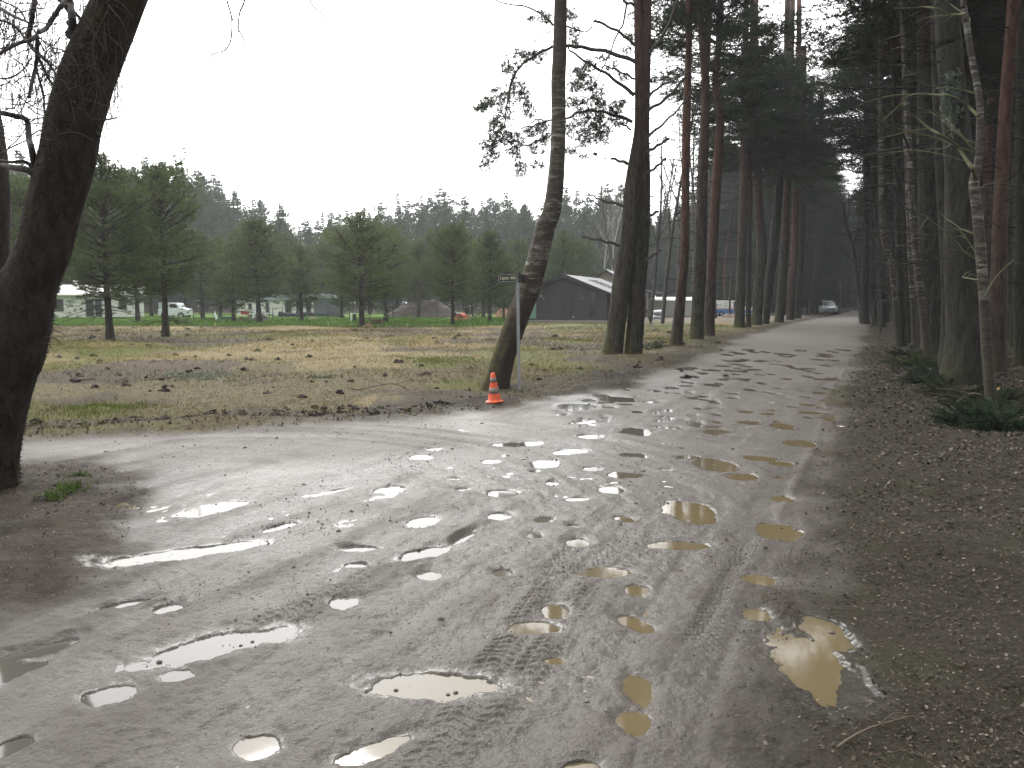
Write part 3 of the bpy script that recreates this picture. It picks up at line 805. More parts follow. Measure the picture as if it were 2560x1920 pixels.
def ground_root(name, px, py, label, cat, group=None, dz=0.0, Y=None):
    Yb = Y if Y else DY(py)
    X = (px - CX) / FPX * Yb / CP if False else at(px, py, Yb)[0]
    r = empty(name, (X, Yb, at(px, py, Yb)[2] + dz)); tag(r, label, cat, group); return r, Yb

# ---- rows of tall pines along the road, traced one by one
ROWG = "tall pines lining the left side of the dirt road"
row = [
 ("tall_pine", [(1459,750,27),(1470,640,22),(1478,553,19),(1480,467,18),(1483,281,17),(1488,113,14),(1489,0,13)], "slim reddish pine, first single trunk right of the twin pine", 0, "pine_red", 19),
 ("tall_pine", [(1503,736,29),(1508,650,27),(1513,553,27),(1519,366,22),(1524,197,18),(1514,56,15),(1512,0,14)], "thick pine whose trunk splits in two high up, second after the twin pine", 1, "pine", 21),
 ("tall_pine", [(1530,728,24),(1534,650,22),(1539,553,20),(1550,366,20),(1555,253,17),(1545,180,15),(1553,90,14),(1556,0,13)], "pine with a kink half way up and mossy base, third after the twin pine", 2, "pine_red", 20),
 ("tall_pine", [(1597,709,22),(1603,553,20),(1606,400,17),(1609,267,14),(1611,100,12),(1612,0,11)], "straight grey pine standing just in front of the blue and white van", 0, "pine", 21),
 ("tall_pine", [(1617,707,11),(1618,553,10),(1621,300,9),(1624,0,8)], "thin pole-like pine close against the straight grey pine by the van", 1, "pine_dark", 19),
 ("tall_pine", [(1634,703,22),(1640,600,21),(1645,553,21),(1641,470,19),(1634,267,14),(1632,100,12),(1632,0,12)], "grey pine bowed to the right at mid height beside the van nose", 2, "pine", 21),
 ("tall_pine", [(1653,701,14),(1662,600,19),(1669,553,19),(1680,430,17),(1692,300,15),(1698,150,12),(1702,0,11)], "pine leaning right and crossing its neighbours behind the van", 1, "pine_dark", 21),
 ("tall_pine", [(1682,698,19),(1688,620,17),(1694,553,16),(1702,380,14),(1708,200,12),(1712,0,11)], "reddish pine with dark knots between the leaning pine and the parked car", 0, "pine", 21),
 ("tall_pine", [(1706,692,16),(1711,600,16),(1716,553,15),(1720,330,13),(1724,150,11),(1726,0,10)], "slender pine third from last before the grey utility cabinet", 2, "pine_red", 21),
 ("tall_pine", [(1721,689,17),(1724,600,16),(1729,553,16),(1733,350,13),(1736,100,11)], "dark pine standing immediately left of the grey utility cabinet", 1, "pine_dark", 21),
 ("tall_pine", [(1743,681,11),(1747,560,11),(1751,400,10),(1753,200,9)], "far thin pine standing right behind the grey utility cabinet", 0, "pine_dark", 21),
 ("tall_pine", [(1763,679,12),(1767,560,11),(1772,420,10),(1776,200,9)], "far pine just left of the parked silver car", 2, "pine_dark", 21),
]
for i, (nm, pts, lab, var, mt, top) in enumerate(row):
    root, Yb = ground_root(nm, pts[0][0], pts[0][1], lab, "tree", ROWG)
    o, Q, _ = px_trunk(pts, Yb, top, seed=10 + i, mat=M[mt], parent=root, seg=16, n=50)
    crown_for(root, Q, var, top, 1.0 if i < 2 else 1.4)
# the second stem of the forked pine is a part of it
fork = [o for o in COL.objects if o.name == "tall_pine.001"][0]
Yf = fork.location.y
fs = [(1521, 230, 14), (1527, 130, 14), (1530, 56, 14), (1531, 0, 13), (1534, -250, 11)]
P = [np.append(at(a, b, Yf) - np.array(fork.location), w / FPX * Yf / 2) for a, b, w in fs]
P = smooth_path(P, 24); b = MB(); b.tube(P[:, :3] + [0, 0.05, 0], P[:, 3], 12, rough=0.1, seed=5); b.build("second_stem", M["pine_red"], fork, True)

# ---- the twin pine
root, YT = ground_root("twin_pine", 1345, 768, "big old pine with two fused trunks beside the road near the street sign", "tree")
TW = np.array(root.location)
def rel(px, py, dy=0.0):
    return at(px, py, YT + dy) - TW
bL = [(1321,772,46),(1332,700,40),(1345,600,39),(1359,500,39),(1368,420,40),(1375,340,30),(1380,281,20),(1381,200,19),(1380,113,19),(1379,0,18),(1379,-150,17),(1382,-420,12)]
bR = [(1368,764,38),(1373,700,36),(1379,600,36),(1384,500,36),(1386,420,36),(1386,340,34),(1386,281,32),(1391,200,26),(1394,113,24),(1396,0,22),(1398,-150,20),(1402,-420,14)]
for pts, dy, sd_ in ((bL, 0.0, 3), (bR, 0.12, 8)):
    P = [np.append(rel(a, b_, dy), w / FPX * YT / 2) for a, b_, w in pts]
    P = [np.array([P[0][0], P[0][1], -0.4, P[0][3] * 1.25])] + P
    S = smooth_path(P, 90); S[:, 3] *= 1 + 0.10 * np.exp(-np.clip(S[:, 2], 0, 9) / 0.35)
    b = MB(); b.tube(S[:, :3], S[:, 3], 28, rough=0.14, seed=sd_, flute=0.05); b.build("trunk", M["pine"], root, True)
br = MB()
BR = [([(1370,96),(1335,68),(1284,44)], 5), ([(1373,134),(1315,113),(1259,103),(1228,100),(1193,101),(1155,121),(1126,141),(1104,183),(1093,239),(1090,275)], 6),
 ([(1369,205),(1315,163),(1273,138),(1233,110),(1226,98)], 5.5), ([(1370,170),(1340,155),(1309,143),(1285,150)], 3.6),
 ([(1366,262),(1315,245),(1278,239),(1245,245),(1219,259),(1180,262),(1150,272),(1120,278)], 5), ([(1356,353),(1320,342)], 5), ([(1350,445),(1301,433),(1282,424),(1264,415)], 4.5),
 ([(1354,4),(1346,51),(1332,76),(1318,113),(1301,149),(1281,186),(1259,219),(1235,240)], 3.2), ([(1402,116),(1436,70),(1464,0),(1480,-60)], 6), ([(1399,210),(1427,186),(1470,166),(1515,138)], 4.5),
 ([(1397,240),(1441,211),(1481,166)], 5), ([(1397,297),(1436,264),(1475,225),(1500,190)], 4.5), ([(1396,330),(1420,315),(1445,299)], 5), ([(1396,377),(1418,360),(1438,342)], 4.5),
 ([(1397,470),(1422,456)], 5), ([(1338,530),(1300,520),(1258,512)], 4), ([(1393,563),(1410,552),(1427,540)], 4), ([(1372,10),(1350,4),(1330,-20)], 4), ([(1363,280),(1345,268),(1330,263)], 3),
 ([(1180,262),(1160,258),(1145,268)], 2.5), ([(1181,297),(1140,313),(1110,318)], 2.5), ([(1104,183),(1100,214),(1102,250)], 2), ([(1141,121),(1135,160),(1132,205),(1131,235)], 2), ([(1126,141),(1108,165),(1095,205),(1080,240)], 2.2),
 ([(1300,520),(1296,514)], 3)]
tr_ = random.Random(5)
bpath = []
for pts, w in BR:
    P = [rel(a, b_, 0.25 * math.sin(i * 1.1 + w)) for i, (a, b_) in enumerate(pts)]
    S = smooth_path(P, max(8, len(pts) * 5)); n = len(S)
    S = S + np.stack([np.zeros(n), np.zeros(n), 0.02 * np.sin(np.arange(n) * 1.3 + w)], 1)
    br.tube(S, np.linspace(w, w * (0.75 if len(pts) < 4 else 0.3), n) / FPX * YT / 2 * 1.45, 7, rough=0.25, seed=int(w * 3), cap=True)
    bpath.append(S)
# tufts: photo blobs (cx, cy, rx, ry, n)
TB = [(380,430,110,50,60),(290,520,70,50,45),(520,430,60,60,30),(200,740,60,70,50),(120,790,60,40,45),(60,830,50,30,30),(320,700,60,110,60),(400,720,40,80,40),(430,850,60,60,40),
 (250,900,80,80,55),(170,980,60,70,45),(230,1060,90,60,75),(120,1110,60,40,40),(150,1180,60,60,40),(100,1260,50,50,26),(340,1080,60,60,45),(370,1300,50,60,40),(320,1180,60,50,30),(450,1010,60,40,36),
 (540,970,50,50,36),(500,1130,70,50,36),(560,1050,40,50,26),(500,1270,60,30,20),(550,130,60,50,36),(450,145,25,20,10),(760,110,50,50,32),(780,250,50,60,30),(780,330,40,30,16),
 (820,560,70,50,50),(900,500,50,40,34),(780,660,50,50,36),(880,640,70,60,50),(960,700,60,70,40),(800,790,90,50,60),(950,790,70,50,44),(880,900,110,60,80),(1010,850,60,50,34),(1010,960,80,60,55),
 (900,1000,90,60,66),(1000,1060,70,50,44),(850,1090,60,40,34),(760,1000,40,60,30),(760,1160,40,40,20),(1110,820,50,50,34),(1150,800,30,30,16),(1130,920,60,60,36),(1090,520,60,50,22),(1000,440,60,30,16),
 (1170,590,40,40,14),(1200,280,40,30,14),(1190,380,30,30,8),(850,1200,50,20,10),(940,1180,20,20,6)]
nd = MB(); NR = np.random.default_rng(12)
for zx, zy, rx, ry, n in TB:
    n = int(n * 2.2)
    cx, cy_ = 1019.6 + zx / 3.555, zy / 3.555
    a = NR.uniform(0, 6.283, n); q = np.sqrt(NR.uniform(0, 1, n))
    C = np.array([rel(cx + math.cos(a[i]) * q[i] * rx / 3.2, cy_ + math.sin(a[i]) * q[i] * ry / 3.2, NR.uniform(-0.9, 0.9)) for i in range(n)])
    D = np.tile(np.array([0.0, 0, -0.15]), (n, 1)) + NR.normal(0, 0.8, (n, 3)); D[:, 2] += 0.2
    nd.needles(C, D, 0.115, 0.0095, 18, 0.9, NR)
    # twigs joining the tufts
    hub = rel(cx, cy_)
    allp = np.concatenate(bpath); j = np.argmin(np.linalg.norm(allp - hub, axis=1)); b0 = allp[j]
    mid = (b0 + hub) / 2 + np.array([0, 0, -0.05]); br.tube(smooth_path([b0, mid, hub], 7), np.linspace(0.014, 0.008, 7), 4, cap=False)
    for i in range(0, n, 4):
        w = C[i]; m = hub * 0.45 + w * 0.55 + NR.normal(0, 0.04, 3)
        br.tube([hub, m, w], [0.007, 0.005, 0.003], 3, cap=False)
br.build("branches", M["twig"], root); nd.build("needles", M["needle"], root)
# its crown above the frame
for nm, me in (("upper_branches", TALL[1][0]), ("upper_needles", TALL[1][1])):
    bme = me
    o = bpy.data.objects.new(nm, bme); COL.objects.link(o); o.parent = root; o.location = (rel(1392, 0)[0], 0, 0); o.rotation_euler = (0, 0, 2.0)

# ---- the leaning birch beside the sign
root, YB = ground_root("leaning_birch", 1069, 833, "birch with peeling bark leaning right above the traffic cone, moss at its base", "tree")
BW = np.array(root.location)
pts = [(1064,846,52),(1079,794,47),(1093,754,46),(1115,695,48),(1137,642,47),(1154,580,43),(1163,540,42),(1173,500,41),(1186,467,38),(1197,380,34),(1201,281,31),(1201,197,30),(1205,113,29),(1207,0,28),(1210,-200,26),(1214,-500,20)]
o, Q, _ = px_trunk(pts, YB, 14, 0.06, seg=36, rough=0.16, seed=4, mat=M["birch"], parent=root, n=120, flare=0.18)
br = MB()
def relb(px, py, dy=0.0): return at(px, py, YB + dy) - BW
for pts, w in (([(1195,55),(1180,38),(1160,25),(1132,13),(1104,10),(1070,0),(1030,-30)],4.5),([(1046,-10),(1052,20),(1062,42),(1076,58),(1090,70),(1104,82),(1118,97)],1.8),([(1195,63),(1157,87),(1140,88),(1121,88),(1118,97)],2.2),
  ([(1157,87),(1148,100),(1142,118)],2.0),([(1217,54),(1240,62),(1264,69),(1278,59),(1284,44),(1300,30),(1330,20)],3.4),([(1279,60),(1290,80),(1296,98)],1.6),([(1118,97),(1121,115),(1123,125)],1.4),([(1193,100),(1182,92),(1167,91),(1165,84)],1.5),
  ([(1062,66),(1076,67),(1092,72)],1.0),([(1207,104),(1212,108)],4)):
    P = smooth_path([relb(a, b_, 0.15 * math.sin(i + w)) for i, (a, b_) in enumerate(pts)], max(8, len(pts) * 4))
    br.tube(P, np.linspace(w, w * 0.4, len(P)) / FPX * YB / 2 * 1.15, 6, rough=0.2, seed=int(w), cap=True)
br.build("branches", M["twig"], root)

# ---- mossy old tree at the left edge
def px_multi(root, base, items, Y, seg=8, rough=0.2, mb=None, dyf=0.15):
    for pts, w0, w1 in items:
        P = smooth_path([at(a, b_, Y + dyf * math.sin(i * 1.7 + w0)) - base for i, (a, b_) in enumerate(pts)], max(8, len(pts) * 5))
        mb.tube(P, np.linspace(w0, w1, len(P)) / FPX * Y / 2, seg, rough=rough, seed=int(w0 * 5) + 1)
root = empty("old_tree", (*[at(-36, 1065, DY(1065))[0]], DY(1065), 0.0)); YO = DY(1065)
tag(root, "thick dark mossy tree leaning right at the left edge of the photo", "tree")
OB = np.array(root.location)
trunk_pts = [(-42,1085,150),(-36,1040,138),(-26,960,128),(-12,870,132),(2,800,142),(14,765,150),(30,710,142),(50,640,126),(72,590,112),(97,534,104),(118,440,104),(143,350,104),(158,270,103),(186,167,104),(222,80,98),(258,0,90),(300,-110,86),(370,-330,80),(430,-620,66)]
P = [np.append(at(a, b_, YO) - OB, w / FPX * YO / 2) for a, b_, w in trunk_pts]
P = [np.array([P[0][0], 0, -0.4, P[0][3] * 1.2])] + P
S = smooth_path(P, 150); b = MB(); b.tube(S[:, :3], S[:, 3], 56, rough=0.16, seed=9, flute=0.03)
# mossy fuzz and knots keep the outline uneven
OR = np.random.default_rng(4)
b.build("trunk", M["mossy"], root, True)
br = MB()
px_multi(root, OB, [([(95,440),(77,367),(68,320),(63,300),(58,260),(30,250),(0,243),(-60,230)],14,10),([(110,425),(67,372),(30,362),(0,357),(-60,350)],15,10),([(90,400),(60,352),(20,350),(-30,340)],8,5),
 ([(185,100),(160,80),(156,40),(150,0),(146,-60)],20,15),([(150,0),(133,5),(120,-30)],12,8),([(150,25),(135,10),(115,38),(100,60),(83,70)],10,9),([(76,-10),(70,30),(63,70),(60,90),(78,80),(80,110),(77,143),(68,180),(62,210)],10,7),
 ([(0,115),(30,98),(50,90),(60,88)],8,8),([(-10,12),(30,35),(60,48)],8,4),([(-10,40),(30,55),(55,85),(75,112),(105,138),(128,170)],5,4),([(60,90),(90,120),(110,140)],4,3),
 ([(80,117),(105,170),(127,200),(145,208),(160,210),(190,200),(213,180),(233,160)],6,4),([(0,170),(25,167),(50,150),(68,125)],4,3),([(0,185),(20,178),(25,168)],3,2),([(80,155),(90,190),(95,215),(98,250),(110,275)],5,4),
 ([(60,232),(80,222),(100,205),(120,200)],2.5,2),([(68,292),(85,282),(110,280)],3,2.5),([(110,288),(90,290),(68,296)],3,2),([(0,333),(25,318),(58,303)],3,3),([(205,257),(230,258),(253,254)],4,3),([(203,278),(215,292),(228,296)],2.5,2),
 ([(268,93),(290,90),(308,84)],2.5,1.5),([(252,125),(262,135)],2,1.5),([(210,245),(214,246)],3,2),([(150,75),(155,60),(148,45)],18,10),([(160,25),(178,45),(190,58)],7,6),([(0,0),(40,20),(60,50),(100,95),(140,110)],3,3)], YO, mb=br)
# hanging birch-like twigs
for i in range(260):
    x0 = OR.uniform(-20, 262); y0 = OR.uniform(-80, 190); dy = OR.uniform(-1.2, 1.6)
    ln = OR.uniform(50, 180); pts = [(x0, y0)]
    for k in range(5): pts.append((pts[-1][0] + OR.normal(0, 5), pts[-1][1] + ln / 5))
    P = smooth_path([at(a, b_, YO + 0.6 + dy) - OB for a, b_ in pts], 8)
    br.tube(P, np.linspace(1.5, 0.8, 8) / FPX * YO / 2, 3, cap=False)
    for k in range(5):
        p0 = P[OR.integers(1, 7)]; d = OR.normal(0, 1, 3) * [0.09, 0.09, 0.04] + [0, 0, -0.09]
        br.tube([p0, p0 + d, p0 + d * 1.7 + [0, 0, -0.05]], [0.0018, 0.0015, 0.001], 3, cap=False)
for i in range(60):
    x0 = OR.uniform(-20, 130); y0 = OR.uniform(0, 340); a = OR.uniform(0, 6.28); pts = [(x0, y0)]
    for k in range(4):
        a += OR.normal(0, 0.5); pts.append((pts[-1][0] + 22 * math.cos(a), pts[-1][1] + 22 * math.sin(a)))
    P = smooth_path([at(p, q, YO + 0.5 * math.sin(i)) - OB for p, q in pts], 9)
    br.tube(P, np.linspace(3.0, 1.2, 9) / FPX * YO / 2, 4, cap=False)
# branch whose twigs hang into the top of the picture
px_multi(root, OB, [([(370,-330),(420,-260),(490,-120),(520,-60),(600,-50),(680,-40)],30,6),([(480,-130),(485,-40),(490,0),(500,37),(500,77),(494,98),(483,110),(470,113),(460,117),(450,123),(440,125)],4,2),
 ([(530,-60),(528,0),(518,27),(515,60),(524,80),(533,100),(546,115),(563,130)],4,1.8),([(500,37),(508,50),(515,60)],2.5,2),([(515,60),(514,80),(503,88)],2,1.5),([(514,80),(520,92),(526,94)],1.6,1.3),([(690,-50),(670,0),(690,25),(712,40),(720,50),(733,47)],3.2,1.6),
 ([(600,-30),(618,3),(632,6)],3,1.5),([(460,117),(455,108)],1.5,1.2),([(555,122),(566,124)],1.4,1.1)], YO, mb=br, dyf=0.1)
px_multi(root, OB, [([(95,705),(120,715),(140,722)],3,1.5),([(80,725),(115,730),(135,745)],3,1.5),([(90,715),(110,700),(128,702)],3,1.5),([(70,740),(100,742),(112,752)],3,1.5),([(85,695),(112,690),(125,680)],3,1.4)], YO, mb=br)
br.build("branches", M["twig"], root)
mf = MB(); n = 5200
ii = OR.integers(0, len(S) - 1, n); aa = OR.uniform(0, 6.28, n)
C = S[ii, :3] + np.stack([np.cos(aa), np.sin(aa), OR.uniform(-0.02, 0.02, n)], 1) * (S[ii, 3] * 0.98)[:, None]
D = np.stack([np.cos(aa), np.sin(aa), -0.3 + 0 * aa], 1)
mf.needles(C, D, 0.030, 0.012, 3, 0.7, OR, col=np.where(OR.uniform(0, 1, (n, 1)) < 0.45 + 0.4 * (S[ii, 2:3] > 1.8), [[0.06, 0.062, 0.02]], [[0.045, 0.034, 0.028]]))
mf.build("moss", M["tint_leaf"], root)

root = empty("dark_tree", (at(-24, 830, 10.2)[0], 10.2, 0)); tag(root, "dark trunk cut off by the left edge behind the mossy tree", "tree")
b = MB(); DB = np.array(root.location)
P = smooth_path([np.append(at(a, b_, 10.2) - DB, w / FPX * 10.2 / 2) for a, b_, w in ((-34,850,90),(-30,700,86),(-26,560,80),(-24,430,76),(-30,300,68),(-48,200,62),(-70,100,60),(-110,-100,50))], 50)
b.tube(P[:, :3], P[:, 3], 26, rough=0.15, seed=12); b.build("trunk", M["mossy"], root, True)

# ---- right-hand trees traced one by one
RG = "trees crowding the right side of the dirt road"
right_trees = [
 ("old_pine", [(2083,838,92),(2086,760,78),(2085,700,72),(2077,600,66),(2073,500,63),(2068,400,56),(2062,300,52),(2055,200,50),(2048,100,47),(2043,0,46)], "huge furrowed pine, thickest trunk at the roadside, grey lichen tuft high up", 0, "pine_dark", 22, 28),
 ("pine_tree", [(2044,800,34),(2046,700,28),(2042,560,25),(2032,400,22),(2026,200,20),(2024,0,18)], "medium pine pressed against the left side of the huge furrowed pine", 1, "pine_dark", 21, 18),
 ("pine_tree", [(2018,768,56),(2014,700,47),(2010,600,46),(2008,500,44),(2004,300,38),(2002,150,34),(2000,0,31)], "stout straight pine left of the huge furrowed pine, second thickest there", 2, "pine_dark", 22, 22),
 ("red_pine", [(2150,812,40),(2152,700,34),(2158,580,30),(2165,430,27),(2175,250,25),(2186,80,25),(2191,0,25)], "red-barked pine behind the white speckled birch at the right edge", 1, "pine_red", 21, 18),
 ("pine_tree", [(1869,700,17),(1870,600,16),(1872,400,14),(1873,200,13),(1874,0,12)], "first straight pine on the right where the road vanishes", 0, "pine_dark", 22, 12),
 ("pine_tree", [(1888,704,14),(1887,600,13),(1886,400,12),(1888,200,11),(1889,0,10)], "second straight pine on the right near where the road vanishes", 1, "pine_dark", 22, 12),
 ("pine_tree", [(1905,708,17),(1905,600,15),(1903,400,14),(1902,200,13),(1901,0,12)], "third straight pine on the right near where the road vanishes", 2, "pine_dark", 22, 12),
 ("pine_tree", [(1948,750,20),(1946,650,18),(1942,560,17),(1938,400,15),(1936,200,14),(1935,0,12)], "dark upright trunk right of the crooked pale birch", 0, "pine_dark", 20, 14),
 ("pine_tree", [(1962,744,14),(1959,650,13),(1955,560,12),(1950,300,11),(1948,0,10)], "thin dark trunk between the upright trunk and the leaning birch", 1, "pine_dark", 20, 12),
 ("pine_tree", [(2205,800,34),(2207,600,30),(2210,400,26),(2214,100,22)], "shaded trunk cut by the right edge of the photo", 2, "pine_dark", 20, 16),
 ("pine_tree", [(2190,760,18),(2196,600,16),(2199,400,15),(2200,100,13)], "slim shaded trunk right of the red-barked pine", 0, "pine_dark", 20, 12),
]
for i, (nm, pts, lab, var, mt, top, sg) in enumerate(right_trees):
    root, Yb = ground_root(nm, pts[0][0], pts[0][1], lab, "tree", RG if nm == "pine_tree" else None)
    o, Q, _ = px_trunk(pts, Yb, top, seed=40 + i, mat=M[mt], parent=root, seg=sg, n=70, sink=0.5, flare=0.12)
    crown_for(root, Q, var, top, 1.55 if Yb > 45 else 1.35)
    if nm == "old_pine":
        lb = MB(); LR = np.random.default_rng(3); m = 260
        C = np.array([at(2055 + LR.normal(0, 8), 215 + LR.normal(0, 26), Yb - 0.27 - LR.uniform(0, 0.12)) for _ in range(m)]) - np.array(root.location)
        lb.needles(C, np.tile([0, -1, -0.2], (m, 1)), 0.09, 0.035, 7, 0.9, LR, col=np.tile([0.17, 0.21, 0.17], (m, 1))); lb.build("lichen", M["tint_leaf"], root)

def birch(name, pts, Y, label, branches=(), w=1.0, group=None, twigs=14, seed=3, top=13, mat="birch_white"):
    b0 = at(pts[0][0], pts[0][1], Y); root = empty(name, (b0[0], Y, b0[2])); tag(root, label, "tree", group)
    o, Q, _ = px_trunk(pts, Y, top, 0.03, seg=18, rough=0.16, seed=seed, mat=M[mat], parent=root, n=80, sink=0.4, flare=0.1)
    br = MB(); B0 = np.array(root.location); R_ = np.random.default_rng(seed)
    px_multi(root, B0, branches, Y, mb=br, seg=6)
    for i in range(twigs):
        j = R_.integers(15, len(Q) - 2); a = R_.uniform(0, 6.28); d = np.array([math.cos(a), math.sin(a), R_.uniform(0.1, 0.9)]); ln = R_.uniform(0.5, 1.8)
        P = [Q[j]]
        for k in range(5): d = unit(d + R_.normal(0, 0.18, 3)); P.append(P[-1] + d * ln / 5)
        br.tube(P, np.linspace(0.012, 0.003, 6), 4, cap=False)
        for q in range(3):
            p0 = P[R_.integers(1, 5)]; e = unit(d + R_.normal(0, 0.5, 3)) * 0.4; br.tube([p0, p0 + e * 0.5, p0 + e + [0, 0, -0.05]], [0.005, 0.004, 0.002], 3, cap=False)
    br.build("branches", M["twig_green"] if name == "white_birch" else M["twig"], root)
    return root
birch("white_birch", [(2142,905,22),(2139,850,22),(2134,780,22),(2130,700,21),(2127,620,21),(2122,530,21),(2116,450,21),(2110,395,20),(2121,335,16),(2123,233,14),(2116,180,13),(2103,117,12),(2092,50,12),(2087,17,11),(2083,-60,10)], DY(905),
      "slim birch with white speckled bark and arching greenish branches at the right edge",
      [([(2110,390),(2100,365),(2090,350),(2070,320),(2057,307),(2030,290),(2007,277),(1975,250),(1947,227)],9,3),([(2112,250),(2090,228),(2067,213),(2045,206),(2024,205),(1998,203),(1973,204),(1955,212),(1940,230),(1905,262)],6,2),
       ([(2088,28),(2070,31),(2050,30),(2035,22),(2017,17),(1995,15),(1973,17),(1930,18)],5,2),([(2007,277),(1960,285),(1900,300)],3,1),([(1973,204),(1930,206),(1890,215),(1860,225)],3,1),([(2090,350),(2040,335),(1980,325),(1920,330),(1860,335)],3,1.2),
       ([(2128,640),(2150,600),(2190,560)],4,2),([(2057,307),(2040,320),(2000,322)],3,1)], twigs=12, seed=6)
birch("crooked_birch", [(1943,752,13),(1938,690,12),(1932,620,11),(1925,560,11),(1912,530,11),(1906,480,10),(1903,380,9),(1900,250,8)], DY(752), "crooked pale birch with a bend, right of the straight pines", twigs=16, seed=7)
birch("slanting_birch", [(2009,775,17),(2001,720,16),(1990,640,15),(1980,560,15),(1972,480,14),(1965,400,12),(1958,250,11),(1950,60,9)], DY(775), "birch slanting left in front of the stout straight pine", twigs=16, seed=8)
birch("slender_birch", [(1977,752,12),(1970,650,11),(1965,560,11),(1960,430,10),(1955,250,9)], DY(756), "slender straight birch left of the slanting birch", twigs=10, seed=9)
birch("leaning_bare_tree", [(1862,697,12),(1856,640,11),(1848,585,10),(1842,534,9),(1828,484,7),(1822,440,5)], DY(697), "dark bare tree bending left over the road at its far end",
      [([(1842,534),(1852,500),(1858,455),(1860,420)],5,2),([(1832,495),(1815,470),(1800,450)],4,1.5),([(1828,484),(1835,450),(1832,410)],4,1.5),([(1846,570),(1825,545),(1810,530)],3,1)], twigs=26, seed=10, top=9, mat="twig")

# ------------------------------------------------------------------ young pines in the field
YOUNG = []
for i, (z0, zc, R, droop) in enumerate(((1.7, 3.0, 2.3, 0.05), (1.9, 3.4, 2.5, 0.04), (1.5, 2.6, 2.1, 0.02), (2.0, 3.8, 2.4, 0.05))):
    bb, nd = pine_crown(200 + i, 8.0, z0, zc, R, whorl=0.25, nb=6, dens=24, k=10, L=0.16, W=0.027, top_el=68, low_el=0, clump=0.46, droop=droop, twig=True, shape=1.7, irr=0.45)
    tk = straight_trunk(60 + i, 7.8, 0.15, 0.02, 12, 0.05)
    q_ = random.Random(900 + i)
    for j in range(15):
        z_ = q_.uniform(0.7, 2.6); a_ = q_.uniform(0, 6.28); ln = q_.uniform(0.6, 2.0); tt = np.linspace(0, 1, 6)
        P_ = np.stack([np.cos(a_) * ln * tt, np.sin(a_) * ln * tt, z_ + 0.18 * ln * tt - 0.4 * ln * tt ** 2], 1)
        bb.tube(P_, np.linspace(0.022, 0.006, 6), 4, cap=False)
        for e_ in range(6):
            p_ = P_[q_.randint(2, 5)]; d_ = np.array([math.cos(a_ + q_.uniform(-1, 1)), math.sin(a_ + q_.uniform(-1, 1)), q_.uniform(-0.5, 0.2)]) * q_.uniform(0.2, 0.5); bb.tube([p_, p_ + d_ * 0.5, p_ + d_], [0.007, 0.005, 0.003], 3, cap=False)
            if q_.random() < 0.5: nd.needles([p_ + d_, p_ + d_ * 0.7], [d_ + [0, 0, 0.2]] * 2, 0.15, 0.02, 14, 0.7, np.random.default_rng(j * 7 + e_))
    YOUNG.append((tk.mesh("trunk", M["young_bark"], True), bb.mesh("branches", M["young_bark"]), nd.mesh("needles", M["needle_young"])))
def make_tree(name, meshes, loc, rz, scale, label, group=None, cat="tree", names=("trunk", "branches", "needles")):
    r = empty(name, loc, rz); r.scale = scale if not isinstance(scale, (int, float)) else (scale,) * 3
    tag(r, label, cat, group)
    for nm, me in zip(names, meshes):
        o = bpy.data.objects.new(nm, me); COL.objects.link(o); o.parent = r
    return r
yg = [
 (238,737,342,1,1.12,"young pine with bare trunk foot in front of the white house, nearest the mossy tree"),
 (358,727,362,3,1.05,"young pine with dark bare foot in front of the white truck"),
 (70,722,395,0,1.1,"bushy young pine showing behind the mossy tree trunk"),
 (560,700,478,0,1.45,"wide young pine standing over the dark compost heap on the lawn"),
 (505,697,520,2,1.2,"low bushy pine left of the wide one by the compost heap"),
 (652,695,530,2,1.3,"thin-foliaged young pine before the windows of the long white house"),
 (782,706,462,1,1.4,"broad young pine at the lawn edge beside the small brick stack"),
 (834,698,500,3,1.3,"young pine behind the wooden compost crate"),
 (978,704,490,3,1.05,"slender young pine with straight thin trunk left of the orange tarpaulin"),
 (1058,698,505,0,1.1,"dense dark young pine right of the orange tarpaulin"),
 (1088,694,545,2,1.0,"small young pine just left of the leaning birch"),
]
for i, (bx, by, ty, var, wd, lab) in enumerate(yg):
    Y = DY(by); X = at(bx, by, Y)[0]; H = (650 - ty) / FPX * Y + 1.65
    s = H / 8.0
    make_tree("young_pine", YOUNG[var], (X, Y, gz(X, Y) * 0.6 - 0.02), i * 1.7, (s * wd * 1.05, s * wd * 1.05, s), lab)
yb = [(440,505,68),(478,520,74),(600,540,80),(622,505,92),(700,535,86),(720,500,100),(740,540,75),(860,515,84),(905,525,78),(925,510,92),(1020,520,86),(1045,540,76),(1120,520,88),(1150,545,95),(1215,497,78),(1248,520,90),(1180,540,92),(1010,505,100),
      (300,470,62),(190,420,58),(150,470,70),(10,440,60),(400,480,95),(270,440,80),(560,520,98),(330,520,85),(800,520,100),(960,530,100),(660,560,104),(520,500,96)]
for i, (bx, ty, Y) in enumerate(yb):
    if 130 < bx < 300 and Y < 88: Y = Y * 0.5 + 62
    if 500 < bx < 735 and Y < 97: Y = Y * 0.4 + 64
    X = (bx - CX) / FPX * Y; H = (650 - ty) / FPX * Y + 1.65; s = H / 8.0
    make_tree("young_pine", YOUNG[i % 4], (X, Y, -0.02), i * 2.3, (s * 1.25, s * 1.25, s), "bushy green young pine among the trees behind the lawn and the building plots", "young pines behind the lawn")

